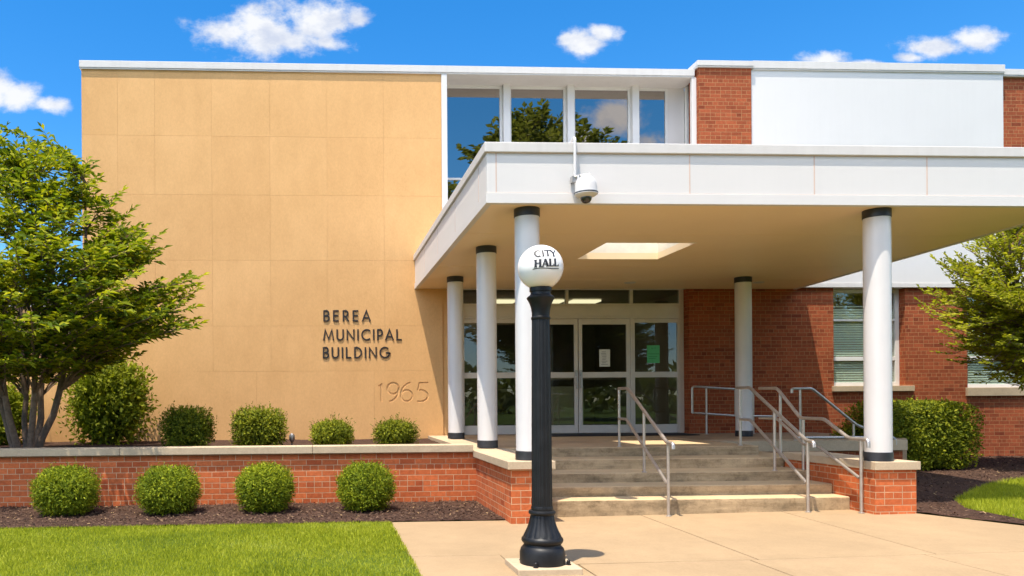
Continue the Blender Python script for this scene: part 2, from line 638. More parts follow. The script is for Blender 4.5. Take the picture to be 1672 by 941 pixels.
def wnoise(scale, detail, rough, sy=1.0, off=(0, 0, 0)):
    mp = wn('ShaderNodeMapping')
    mp.inputs['Scale'].default_value = (1, sy, 1)
    mp.inputs['Location'].default_value = off
    nt.links.new(cv.outputs[0], mp.inputs['Vector'])
    n = wn('ShaderNodeTexNoise')
    n.inputs['Scale'].default_value = scale
    n.inputs['Detail'].default_value = detail
    n.inputs['Roughness'].default_value = rough
    nt.links.new(mp.outputs[0], n.inputs['Vector'])
    return n.outputs['Fac']


nz = wnoise(19, 9, 0.63, 1.35)


def cloud_field(blobs):
    out = None
    for (u, v, a, b) in blobs:
        du = wmath('DIVIDE', wmath('SUBTRACT', U, u), a)
        dv = wmath('DIVIDE', wmath('SUBTRACT', V, v), b)
        r = wmath('SQRT', wmath('ADD', wmath('MULTIPLY', du, du), wmath('MULTIPLY', dv, dv)))
        f = wmath('SUBTRACT', 1.0, r)
        out = f if out is None else wmath('SMOOTH_MAX', out, f, 0.15)
    return out


def pxuv(x, y):
    a0 = (x - 587.5) / 1250.0
    b0 = (655 - y) / 1250.0
    d = r0 * a0 + u0 * b0 + fw
    return d.x / d.y, d.z / d.y


def blobs_px(L):
    k = 1.28 / 1250.0
    return [(*pxuv(x, y), rx * k, ry * k) for x, y, rx, ry in L]


front = cloud_field(blobs_px([
    (365, 50, 55, 26), (425, 42, 62, 34), (455, 68, 88, 28), (522, 36, 62, 38), (585, 30, 26, 16), (535, 70, 30, 14),
    (955, 74, 40, 22), (985, 56, 24, 14), (925, 66, 16, 12),
    (1530, 78, 62, 20), (1590, 64, 50, 20), (1485, 94, 28, 9),
    (1352, 98, 46, 15), (1410, 104, 40, 8),
    (30, 160, 40, 26), (78, 170, 30, 15), (-20, 150, 50, 40)]))
back = cloud_field([(0.395, 0.375, 0.045, 0.036), (0.35, 0.345, 0.025, 0.02), (0.435, 0.335, 0.034, 0.026), (0.3, 1.45, 2.6, 0.60), (-1.4, 0.45, 0.95, 0.36), (2.3, 0.5, 0.95, 0.40), (-0.9, 0.9, 0.8, 0.4)])  # window-mirrored cloud first, then large unseen clouds added as fill light
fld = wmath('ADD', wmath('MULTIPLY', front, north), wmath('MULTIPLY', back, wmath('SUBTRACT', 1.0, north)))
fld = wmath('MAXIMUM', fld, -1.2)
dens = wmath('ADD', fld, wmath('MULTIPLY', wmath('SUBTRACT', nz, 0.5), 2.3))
mr = wn('ShaderNodeMapRange', interpolation_type='SMOOTHSTEP')
nt.links.new(dens, mr.inputs['Value'])
mr.inputs['From Min'].default_value = -0.02
mr.inputs['From Max'].default_value = 0.80
above = wmath('GREATER_THAN', sx.outputs[2], 0.0)
mask = wmath('MULTIPLY', wmath('MULTIPLY', mr.outputs[0], above), 0.97)
shade = wnoise(16, 5, 0.6, 1.6, (0.013, -0.03, 0))
cr = wn('ShaderNodeValToRGB')
cr.color_ramp.elements[0].position = 0.35
cr.color_ramp.elements[0].color = (2.9, 3.15, 3.75, 1)
cr.color_ramp.elements[1].position = 0.56
cr.color_ramp.elements[1].color = (4.15, 4.2, 4.3, 1)
nt.links.new(shade, cr.inputs[0])
cb_ = wn('ShaderNodeMix', data_type='RGBA', blend_type='MULTIPLY')   # brightens the added clouds behind the viewer to fill the shade
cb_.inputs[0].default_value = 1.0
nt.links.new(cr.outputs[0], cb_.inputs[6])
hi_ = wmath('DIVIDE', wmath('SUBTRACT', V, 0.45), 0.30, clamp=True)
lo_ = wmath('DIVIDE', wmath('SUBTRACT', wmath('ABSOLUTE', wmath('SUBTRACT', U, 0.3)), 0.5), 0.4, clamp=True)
fill_gain = wmath('ADD', 1.0, wmath('MULTIPLY', wmath('MULTIPLY', wmath('SUBTRACT', 1.0, north), wmath('MAXIMUM', hi_, lo_)), 5.2))
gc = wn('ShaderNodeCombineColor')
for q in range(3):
    nt.links.new(fill_gain, gc.inputs[q])
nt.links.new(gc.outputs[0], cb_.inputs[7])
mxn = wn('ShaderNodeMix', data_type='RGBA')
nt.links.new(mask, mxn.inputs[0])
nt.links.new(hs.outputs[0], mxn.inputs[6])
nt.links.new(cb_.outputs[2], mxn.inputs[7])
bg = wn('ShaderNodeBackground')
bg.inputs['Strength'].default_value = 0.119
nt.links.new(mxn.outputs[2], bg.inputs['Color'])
wo = wn('ShaderNodeOutputWorld')
nt.links.new(bg.outputs[0], wo.inputs['Surface'])

SC.view_settings.view_transform = 'Standard'
SC.view_settings.look = 'None'
SC.view_settings.gamma = 1.0
SC.view_settings.exposure = 1.0
SC.view_settings.use_curve_mapping = False
SC.render.engine = 'CYCLES'
SC.cycles.max_bounces = 8
SC.cycles.diffuse_bounces = 4
SC.cycles.glossy_bounces = 4
SC.cycles.transparent_max_bounces = 16
SC.cycles.caustics_reflective = False
SC.cycles.caustics_refractive = False
SC.cycles.use_denoising = True
try:
    SC.cycles.denoiser = 'OPENIMAGEDENOISE'
    SC.cycles.denoising_prefilter = 'ACCURATE'
    SC.cycles.denoising_input_passes = 'RGB_ALBEDO_NORMAL'
except Exception:
    pass

rng = np.random.default_rng(11)

# ------------------------------------------------------------------ ground
g = MB()
g.add([(-900, -900, -0.06), (900, -900, -0.06), (900, 900, -0.06), (-900, 900, -0.06)], [(0, 1, 2, 3)])
struct(g, 'ground', M['soil'])
g = MB().box(-300, 300, -13, -5, -0.3, -0.03)
struct(g, 'road', M['asphalt'])

# sidewalk: concrete slabs with open joints
sl = MB()
J = 0.007
def slab(x0, x1, y0, y1):
    sl.prism([(x0 + J, y0 + J), (x1 - J, y0 + J), (x1 - J, y1 - J), (x0 + J, y1 - J)], -0.1, 0.0, gz)
sl.prism([(0.79, 6.95 + J), (1.63, 6.95 + J), (1.63, 6.5 + J), (3.80 - J, 6.5 + J), (3.86 - J, 9.3), (2.18, 9.3), (2.16, 8.93), (0.79, 8.93)], -0.1, 0.0, gz)
sl.prism([(3.80 + J, 6.5 + J), (5.42 - J, 6.5 + J), (5.62 - J, 9.3), (3.86 + J, 9.3)], -0.1, 0.0, gz)
sl.prism([(5.42 + J, 6.5 + J), (7.62, 6.5 + J), (7.40, 7.69), (6.99, 8.68), (6.99, 9.3), (5.62 + J, 9.3)], -0.1, 0.0, gz)
slab(0.785, 1.63, 4.6, 6.95)
slab(1.63, 2.2, 4.6, 6.5)
slab(2.2, 3.72, 4.6, 6.5)
slab(3.72, 5.3, 4.6, 6.5)
sl.prism([(5.3 + J, 4.6 + J), (8.2, 4.6 + J), (7.63, 6.5 - J), (5.3 + J, 6.5 - J)], -0.1, 0.0, gz)
for k in range(6):
    slab(0.785, 3.0, 4.6 - 1.6 * (k + 1), 4.6 - 1.6 * k)
    slab(3.0, 5.3, 4.6 - 1.6 * (k + 1), 4.6 - 1.6 * k)
    slab(5.3, 8.2, 4.6 - 1.6 * (k + 1), 4.6 - 1.6 * k)
struct(sl, 'sidewalk', M['walk'], bevel=0.006)


def grid(name, xs, yfun, zfun, nt_, mat, kind='structure'):
    nx = len(xs)
    Vv, Ff = [], []
    for x in xs:
        y0, y1 = yfun(x)
        for j in range(nt_ + 1):
            y = y0 + (y1 - y0) * j / nt_
            Vv.append((x, y, zfun(x, y)))
    for i in range(nx - 1):
        for j in range(nt_):
            a = i * (nt_ + 1) + j
            Ff.append((a, a + nt_ + 1, a + nt_ + 2, a + 1))
    mb = MB().add(Vv, Ff)
    o = mb.build(name, mat, smooth=True)
    o['kind'] = kind
    return o


def nz2(x, y, s, o=0.0):
    return mnoise.noise(Vector((x * s, y * s, o)))


def left_edge(x):      # wavy lawn / mulch border
    return 8.89 + 0.012 * (x - 0.8) + 0.035 * nz2(x, 0, 1.7)


def right_edge(x):
    P = [(6.9, 8.68), (7.0, 8.66), (7.40, 7.67), (7.52, 7.50), (7.60, 8.1), (7.75, 8.85), (8.1, 9.4), (8.7, 9.95), (10.0, 11.0), (11.5, 11.75), (17, 12.6), (30, 13.0)]
    for (a, b), (c, d) in zip(P, P[1:]):
        if a <= x <= c:
            return b + (d - b) * (x - a) / (c - a) + 0.03 * nz2(x, 1, 2.1)
    return P[-1][1]


grid('lawn', np.linspace(-14, 0.785, 60), lambda x: (-4.0, left_edge(x) + 0.02), lambda x, y: 0.012 * nz2(x, y, 0.8), 24, M['soil'])
grid('lawn', np.linspace(7.42, 30, 80), lambda x: (-4.0, max(right_edge(x) + 0.03, 7.45)), lambda x, y: gz(x) + 0.012 - 0.05 * max(0, 7.9 - x) , 30, M['soil'])
grid('mulch_bed', np.linspace(-14, 2.155, 260), lambda x: (left_edge(x) if x < 0.79 else 8.93, 10.63),
     lambda x, y: 0.012 + 0.014 * nz2(x, y, 3) + 0.014 * nz2(x, y, 11, 3), 46, M['mulch'])
grid('mulch_bed', np.linspace(6.985, 30, 420), lambda x: (right_edge(x), 15.25),
     lambda x, y: gz(x) + 0.018 + 0.018 * nz2(x, y, 3) + 0.014 * nz2(x, y, 11, 3) + 0.03 * min(1, max(0, (y - 9) / 4)), 110, M['mulch'])
grid('planter_soil', np.linspace(-14, 2.1, 120), lambda x: (10.7, 15.25), lambda x, y: 0.665 + 0.02 * nz2(x, y, 2.3) + 0.012 * nz2(x, y, 9), 40, M['mulch'])


# loose chips of bark mulch
def chips(name, n, sampler, size=(0.012, 0.045)):
    P = sampler(n)
    n = len(P)
    L = rng.uniform(*size, n)
    W = L * rng.uniform(0.22, 0.5, n)
    a = rng.uniform(0, PI * 2, n)
    tl = rng.uniform(-0.5, 0.5, n)
    d = np.stack([np.cos(a) * np.cos(tl), np.sin(a) * np.cos(tl), np.sin(tl)], 1)
    s = np.stack([-np.sin(a), np.cos(a), rng.uniform(-0.4, 0.4, n)], 1)
    Vv = np.stack([P - d * L[:, None] / 2 - s * W[:, None] / 2, P + d * L[:, None] / 2 - s * W[:, None] * 0.3, P + d * L[:, None] / 2 + s * W[:, None] / 2, P - d * L[:, None] / 2 + s * W[:, None] * 0.35], 1).reshape(-1, 3)
    F = np.arange(n * 4).reshape(-1, 4)
    o = np_mesh(name, Vv, F, M['chips'])
    o['kind'] = 'stuff'
    return o


def smp_left(n):
    x = rng.uniform(-6.5, 2.13, n)
    y = np.array([rng.uniform((left_edge(a) if a < 0.79 else 8.95) - 0.01, 10.6) for a in x])
    z = np.array([0.03 + 0.014 * nz2(a, b, 3) + 0.014 * nz2(a, b, 11, 3) for a, b in zip(x, y)])
    return np.stack([x, y, z], 1)


def smp_right(n):
    x = 7.0 + 9.0 * rng.uniform(0, 1, n) ** 1.3
    y = np.array([rng.uniform(right_edge(a), 15.1) for a in x])
    z = np.array([gz(a) + 0.036 + 0.018 * nz2(a, b, 3) + 0.014 * nz2(a, b, 11, 3) + 0.03 * min(1, max(0, (b - 9) / 4)) for a, b in zip(x, y)])
    return np.stack([x, y, z], 1)


tag(chips('bark_mulch', 11000, smp_left), 'dark brown bark chips strewn over the bed under the low brick planter wall', 'mulch')
tag(chips('bark_mulch', 11000, smp_right), 'dark brown bark chips strewn over the bed around the hedge right of the steps', 'mulch')


# grass blades
def blades(name, x, y, z, label, hmin=0.018, hmax=0.042):
    n = len(x)
    h = rng.uniform(hmin, hmax, n)
    a = rng.uniform(0, 2 * PI, n)
    wd = rng.uniform(0.0022, 0.0045, n)
    lean = rng.uniform(0.1, 0.8, n) * h
    la = rng.uniform(0, 2 * PI, n)
    B = np.stack([x, y, z], 1)
    s = np.stack([np.cos(a), np.sin(a), np.zeros(n)], 1) * wd[:, None]
    tip = B + np.stack([np.cos(la) * lean, np.sin(la) * lean, h], 1)
    Vv = np.stack([B - s, B + s, tip], 1).reshape(-1, 3)
    F = np.arange(n * 3).reshape(-1, 3)
    o = np_mesh(name, Vv, F, M['grass'])
    return tag(o, label, 'grass', kind='stuff')


n = 260000
x = rng.uniform(-6.2, 0.80, n) + np.where(rng.random(n) < 0.04, 0.012, 0)
y = 4.6 + (8.93 - 4.6) * rng.uniform(0, 1, n)
keep = np.array([b < left_edge(a) + 0.02 for a, b in zip(x, y)])
x, y = x[keep], y[keep]
blades('grass', x, y, np.full(len(x), -0.004), 'short mown green grass of the lawn left of the pale sidewalk')
n = 170000
x = 7.46 + 7.0 * rng.uniform(0, 1, n) ** 1.2
y = rng.uniform(6.0, 12.4, n)
keep = np.array([b < right_edge(a) + 0.02 and a > 7.46 + 0.22 * max(0, 7.45 - b) for a, b in zip(x, y)])
x, y = x[keep], y[keep]
blades('grass', x, y, np.array([gz(a) + 0.008 - 0.05 * max(0, 7.9 - a) for a in x]), 'longer tufty green grass of the lawn right of the steps', 0.03, 0.085)

# ------------------------------------------------------------------ the building
B = empty('municipal_building', (3.0, 16.0, 0.0), 'long two storey civic building of tan limestone, red brick and white panels', 'building')
LX = -4.64

# limestone: separate panels with open joints
st = MB()
rows = [(0.50, 2.018), (2.018, 2.913), (2.913, 4.213), (4.213, 5.50), (5.50, 6.657), (6.657, 7.94)]
cuts = [[-3.55, -2.4, -1.28, -0.2, 0.62, 1.02, 2.2],
        [-3.80, -2.126, -0.986, 0.14, 1.27],
        [-3.234, -2.126, -0.986, 0.14, 1.27],
        [-4.0, -2.126, -0.986, 0.14, 1.27],
        [-3.95, -3.234, -2.126, -0.986, 0.14, 1.27],
        [-3.95, -3.234, -2.126, -0.986, 0.14, 1.27]]
cuts[0] = [-3.55, -1.28, -0.05, 1.05]
jg = 0.0012
for (z0, z1), cs in zip(rows, cuts):
    xs = [LX] + cs + [2.43]
    for a, b in zip(xs, xs[1:]):
        st.box(a + (jg if a != LX else 0), b - (jg if b != 2.43 else 0), WY, WY + 0.18, z0 + jg, z1 - jg)
stone = st.build('limestone_wall', M['stone'], B)

# 1965 cut into the stone
dg = MB()
def arc(cx, cz, rx, rz, a0, a1, n=18):
    return [(cx + rx * math.cos(math.radians(a0 + (a1 - a0) * i / n)), cz + rz * math.sin(math.radians(a0 + (a1 - a0) * i / n))) for i in range(n + 1)]
Z0, HH = 1.40, 0.385
digs = {
    '1': [[(0.02, 0.80), (0.14, 0.98), (0.14, 0.02)]],
    '9': [arc(0.30, 0.69, 0.27, 0.29, 15, 375, 26) + arc(0.02, 0.66, 0.56, 0.66, 8, -80, 14)[1:]],
    '6': [list(reversed(arc(0.62, 0.33, 0.58, 0.66, 100, 172, 14))) [::-1] + [], arc(0.33, 0.31, 0.27, 0.29, 0, 360, 26)],
    '5': [[(0.60, 0.97), (0.18, 0.97), (0.10, 0.58)] + arc(0.20, 0.30, 0.38, 0.30, 88, -110, 18)],
}
for ch, xo, sc in (('1', 1.13, 0.385), ('9', 1.30, 0.385), ('6', 1.56, 0.385), ('5', 1.88, 0.385)):
    for pl in digs[ch]:
        pts = [(xo + p[0] * sc * 1.08, WY - 0.001, Z0 + p[1] * HH) for p in pl]
        dg.tube(pts, 0.0215, 8)
cut = dg.build('date_cutter', None)
bo = stone.modifiers.new('carved_date', 'BOOLEAN')
bo.operation = 'DIFFERENCE'
bo.solver = 'EXACT'
bo.use_self = True
bo.object = cut
dgraph = bpy.context.evaluated_depsgraph_get()
me2 = bpy.data.meshes.new_from_object(stone.evaluated_get(dgraph))
stone.modifiers.clear()
if len(me2.polygons) > 50:
    stone.data = me2
bpy.data.objects.remove(cut)
MB().box(LX + 0.01, 2.42, WY + 0.012, WY + 0.30, 0.4, 7.93).box(LX + 0.01, LX + 0.3, WY + 0.3, 30, 0.0, 7.93).build('stone_backing', M['mortar'], B)
sw = MB()
for k in range(10):
    for (z0, z1) in rows:
        sw.box(LX, LX + 0.008, WY + 0.185 + k * 1.45, WY + 0.185 + (k + 1) * 1.45 - 0.006, z0 + 0.003, z1 - 0.003)
sw.build('limestone_side_wall', M['stone'], B)
MB().box(LX, 2.43, WY - 0.012, WY - 0.001, 0.60, 0.655).build('base_flashing', M['coping'], B)

lw = MB()
for (z0, z1), cs in zip([(0.50, 2.018), (2.018, 3.30)], [[-8.2, -6.9, -5.75], [-8.5, -7.2, -6.1]]):
    xs = [-14.0] + cs + [LX - 0.004]
    for a, b in zip(xs, xs[1:]):
        lw.box(a + jg, b - jg, WY + 0.05, WY + 0.23, z0 + jg, z1 - jg)
lw.build('low_limestone_wall', M['stone'], B)
MB().box(-14, LX - 0.004, WY + 0.23, WY + 8, 0.0, 3.30).build('low_wing', M['mortar'], B)
MB().box(-14, LX - 0.004, WY, WY + 8.05, 3.303, 3.42).build('roof_coping', M['coping'], B)

# copings
def coping(x0, x1, y0, z0, z1, ret=0.25):
    c = MB()
    c.box(x0, x1, y0, y0 + ret, z0 + 0.028, z1)
    c.box(x0 + 0.004, x1 - 0.004, y0 + 0.012, y0 + ret, z0, z0 + 0.026)
    return c.build('roof_coping', M['coping'], B, bevel=0.004)
coping(-4.67, 7.60, WY - 0.045, 7.935, 8.095, 0.65)
coping(7.605, 8.775, 15.045, 8.105, 8.235, 0.4)
coping(8.78, 14.12, WY - 0.11, 8.085, 8.262, 0.4)
coping(14.125, 22.0, WY - 0.05, 8.05, 8.20, 0.4)
# roof, back and hidden walls close the volume
MB().box(LX + 0.02, 22, WY + 0.62, 30, 7.86, 7.92).box(2.44, 22, WY + 0.3, WY + 0.62, 7.975, 8.03).build('roof', M['inside'], B)
MB().box(LX, 22, 30, 30.2, 0, 8.0).box(21.9, 22.1, WY + 0.2, 30, 0, 8.0).build('rear_wall', M['brick_wall'], B)

# upper curtain wall -------------------------------------------------
GY = 15.75
MB().box(2.432, 2.545, WY - 0.03, GY - 0.05, 4.0, 7.93).build('white_jamb', M['white'], B, bevel=0.004)
MB().box(2.432, 7.66, WY + 0.02, GY + 0.06, 7.952, 7.974).build('eave_soffit', M['coping'], B)
bays = [(2.60, 3.767), (3.947, 5.111), (5.293, 6.48), (6.663, 7.28)]
for i, (a, b) in enumerate(bays):
    f = MB()
    f.box(a - 0.02, a + 0.03, GY - 0.03, GY + 0.05, 3.9, 7.94)
    f.box(b - 0.03, b + 0.02, GY - 0.03, GY + 0.05, 3.9, 7.94)
    f.box(a + 0.03, b - 0.03, GY - 0.028, GY + 0.048, 7.885, 7.94)
    f.box(a + 0.03, b - 0.03, GY - 0.028, GY + 0.048, 5.985, 6.025)
    f.box(a + 0.03, b - 0.03, GY - 0.028, GY + 0.048, 3.9, 3.98)
    wobj = f.build('upper_window', M['frame'], B, bevel=0.003)
    p = MB().box(a + 0.03, b - 0.03, GY, GY + 0.012, 6.025, 7.885)
    p.build('pane', M['glass_up'], wobj)
    MB().box(a + 0.03, b - 0.03, GY, GY + 0.012, 3.98, 5.985).build('pane', M['glass_up'], wobj)
for (a, b) in ((3.79, 3.925), (5.133, 5.272), (6.502, 6.642)):
    MB().box(a, b, GY - 0.14, GY + 0.05, 3.9, 7.945).build('white_mullion', M['white'], B, bevel=0.005)
MB().box(7.302, 7.655, GY - 0.02, GY + 0.05, 3.9, 7.945).build('white_infill_panel', M['white'], B)
# the return beside the brick pier: frame, narrow side pane
MB().box(7.545, 7.640, WY - 0.03, WY + 0.05, 3.9, 7.934).build('white_jamb', M['white'], B, bevel=0.003)
f = MB().box(7.662, 7.76, WY + 0.122, WY + 0.16, 3.9, 7.948).box(7.662, 7.76, GY - 0.12, GY - 0.022, 3.9, 7.948)
wobj = f.build('side_window', M['frame'], B)
MB().box(7.70, 7.712, WY + 0.16, GY - 0.12, 3.9, 7.948).build('pane', M['glass_up'], wobj)
MB().box(7.76, 7.80, WY + 0.1, GY + 0.1, 3.9, 7.95).build('return_wall', M['inside'], B)
# upper floor room
rm = MB()
rm.box(2.44, 8.7, 20.0, 20.1, 3.9, 7.86).box(2.40, 2.43, GY + 0.08, 20, 3.9, 7.86).box(8.6, 8.64, GY + 0.1, 20, 3.9, 7.86)
rm.box(LX + 0.5, 21.8, WY + 0.4, 29.9, 3.72, 3.88)
rm.build('upper_room', M['inside'], B)

# brick piers and white metal spandrel -------------------------------
MB().box(7.645, 8.738, 15.09, WY + 0.3, 3.7, 8.10).build('brick_pier', M['brick_wall'], B)
MB().box(14.115, 22.0, WY + 0.02, WY + 0.3, 3.762, 8.05).build('brick_pier', M['brick_wall'], B)
sp = MB().box(8.742, 14.108, WY - 0.07, WY + 0.3, 3.762, 8.085)
sp.build('white_spandrel_panel', M['white'], B)
MB().box(9.5, 22, WY - 0.085, WY + 0.28, 3.672, 3.758).build('spandrel_flashing', M['coping'], B, bevel=0.004)
MB().box(14.112, 22, WY - 0.02, WY + 0.018, 3.762, 4.6).build('white_spandrel_panel', M['white'], B)

# lower brick wall with two window openings
W1 = (10.50, 12.03, 1.66, 3.665)
W2 = (13.36, 14.95, 1.61, 3.665)
bw = MB()
TH = 0.32
bw.box(7.47, W1[0], WY, WY + TH, -0.3, 3.668)
bw.box(W1[0], W1[1], WY, WY + TH, -0.3, W1[2] - 0.12)
bw.box(W1[1], W2[0], WY, WY + TH, -0.3, 3.668)
bw.box(W2[0], W2[1], WY, WY + TH, -0.3, W2[2] - 0.18)
bw.box(W2[1], 22, WY, WY + TH, -0.3, 3.668)
bw.build('brick_wall', M['brick_wall'], B)
def right_window(Wn, sill_h, bars):
    x0, x1, z0, z1 = Wn
    fy = WY + 0.17
    f = MB()
    f.box(x0, x0 + 0.05, fy, fy + 0.07, z0, z1)
    f.box(x1 - 0.085, x1, fy, fy + 0.07, z0, z1)
    f.box(x0 + 0.05, x1 - 0.085, fy, fy + 0.07, z1 - 0.07, z1)
    f.box(x0 + 0.05, x1 - 0.085, fy, fy + 0.07, z0, z0 + 0.075)
    for (a, b) in bars:
        f.box(x0 + 0.05, x1 - 0.085, fy + 0.004, fy + 0.066, a, b)
    fr = f.build('window', M['frame'], B, bevel=0.004)
    zs = [z0 + 0.075] + [v for ab in bars for v in ab] + [z1 - 0.07]
    for a, b in zip(zs[::2], zs[1::2]):
        MB().box(x0 + 0.05, x1 - 0.085, fy + 0.03, fy + 0.04, a, b).build('pane', M['glass_right'], fr)
    MB().box(x0 - 0.045, x1 + 0.15, WY - 0.06, fy + 0.02, z0 - sill_h, z0 - 0.003).build('sill', M['cap'], fr, bevel=0.006)
    bl = MB()
    z = z0 + 0.09
    while z < z0 + 1.62:
        bl.add([(x0 + 0.06, fy + 0.052, z - 0.020), (x1 - 0.095, fy + 0.052, z - 0.020), (x1 - 0.095, fy + 0.061, z + 0.020), (x0 + 0.06, fy + 0.061, z + 0.020)], [(0, 1, 2, 3)])
        z += 0.05
    bl.box(x0 + 0.06, x1 - 0.095, fy + 0.05, fy + 0.065, z, z + 0.03)
    bl.build('blind', M['blind'], fr)
right_window(W1, 0.115, [(2.185, 2.265), (3.005, 3.045)])
right_window(W2, 0.175, [(2.185, 2.265), (3.005, 3.045)])

# entrance glazing ----------------------------------------------------
DY = 15.45
fr = MB()
def bar(x0, x1, z0, z1, d=0.0):
    fr.box(x0, x1, DY - 0.03 + d, DY + 0.06 - d, z0, z1)
bar(2.78, 2.87, ZL, 3.70)
bar(7.375, 7.465, ZL, 3.70)
bar(2.87, 7.375, 3.665, 3.72, 0.004)
bar(2.87, 7.375, 3.335, 3.385, 0.004)
for xm in (3.36, 4.12, 6.345):
    bar(xm, xm + 0.06, ZL, 3.115, 0.002)
for xm in (3.36, 5.0, 6.345):
    bar(xm, xm + 0.06, 3.39, 3.66, 0.002)
bar(2.87, 7.375, 3.075, 3.12, 0.006)
for (a, b) in ((2.87, 3.36), (3.42, 4.12), (6.405, 7.375)):      # sidelights
    bar(a, a + 0.035, ZL, 3.07, 0.01)
    bar(b - 0.045, b, ZL, 3.07, 0.01)
    bar(a + 0.035, b - 0.045, 2.99, 3.07, 0.012)
    bar(a + 0.035, b - 0.045, 1.865, 1.98, 0.012)
    bar(a + 0.035, b - 0.045, ZL, 0.90, 0.012)
glz = fr.build('entrance_glazing', M['doorframe'], B, bevel=0.004)
MB().box(2.871, 7.374, DY - 0.022, DY + 0.05, 3.122, 3.332).build('header_panel', M['doorframe'], B, bevel=0.003)
for (a, b) in ((2.905, 3.315), (3.455, 4.075), (6.44, 7.33)):
    MB().box(a, b, DY, DY + 0.012, 0.90, 1.865).build('pane', M['glass_door'], glz)
    MB().box(a, b, DY, DY + 0.012, 1.98, 2.99).build('pane', M['glass_door'], glz)
for (a, b) in ((2.87, 3.36), (3.42, 5.0), (5.06, 6.345), (6.405, 7.375)):
    MB().box(a, b, DY, DY + 0.012, 3.385, 3.665).build('transom_pane', M['glass_door'], glz)
for k, (a, b) in enumerate(((4.19, 5.248), (5.264, 6.338))):
    d = MB()
    y0, y1 = DY - 0.025, DY + 0.03
    s = 0.075
    d.box(a, a + s, y0, y1, ZL + 0.012, 3.068)
    d.box(b - s, b, y0, y1, ZL + 0.012, 3.068)
    d.box(a + s, b - s, y0 + 0.001, y1 - 0.001, 2.955, 3.068)
    d.box(a + s, b - s, y0 + 0.001, y1 - 0.001, 1.865, 1.98)
    d.box(a + s, b - s, y0 + 0.001, y1 - 0.001, ZL + 0.012, 0.895)
    do = d.build('entrance_door', M['doorframe'], B, bevel=0.004)
    MB().box(a + s, b - s, DY, DY + 0.010, 0.895, 1.865).build('pane', M['glass_door'], do)
    MB().box(a + s, b - s, DY, DY + 0.010, 1.98, 2.955).build('pane', M['glass_door'], do)
    hx = b - 0.04 if k == 0 else a + 0.04
    h = MB()
    h.tube([(hx, y0, 1.97), (hx, y0 - 0.07, 1.97), (hx, y0 - 0.07, 1.66), (hx, y0, 1.66)], 0.014, 8)
    h.box(hx - 0.03, hx + 0.03, y0 - 0.012, y0 - 0.001, 1.90, 2.02)
    h.build('handle', M['steel'], do)
    MB().tube([(a + 0.10, DY + 0.09, 1.84), (b - 0.10, DY + 0.09, 1.84)], 0.02, 8).build('push_bar', M['steel'], do)
MB().box(4.12, 4.19, DY - 0.02, DY + 0.05, ZL, 3.07).build('door_jamb', M['doorframe'], B)
# lobby behind the doors
lb = MB()
lb.box(2.5, 2.54, DY + 0.1, 22, 0.5, 3.72).box(7.8, 7.84, DY + 0.1, 22, 0.5, 3.72)
lb.box(2.5, 4.2, 21.5, 21.6, 0.5, 3.72).box(4.2, 7.8, 21.5, 21.62, 0.5, 3.72)
lb.box(3.3, 3.9, 18.2, 18.8, 0.7, 3.7)
lb.build('lobby_wall', M['inside'], B)
MB().box(2.4, 7.9, DY + 0.061, 22, 0.5, ZL - 0.004).build('lobby_floor', M['inside_floor'], B)
MB().box(5.0, 6.6, 19.0, 19.7, ZL, 1.75).build('lobby_counter', M['blind'], B)
for (a, b) in ((3.75, 4.45), (5.0, 5.55), (5.75, 6.4)):
    MB().box(a, b, 17.2, 17.9, 3.66, 3.70).build('ceiling_light', M['lightpanel'], B)

# wall corner trim beside the entrance, and soffit return under the canopy
MB().box(2.432, 2.78, WY + 0.03, WY + 0.30, 0.5, 4.0).build('entrance_return', M['stone'], B)
MB().box(2.70, 2.785, DY - 0.06, DY + 0.06, ZL, 3.70).build('trim', M['doorframe'], B)


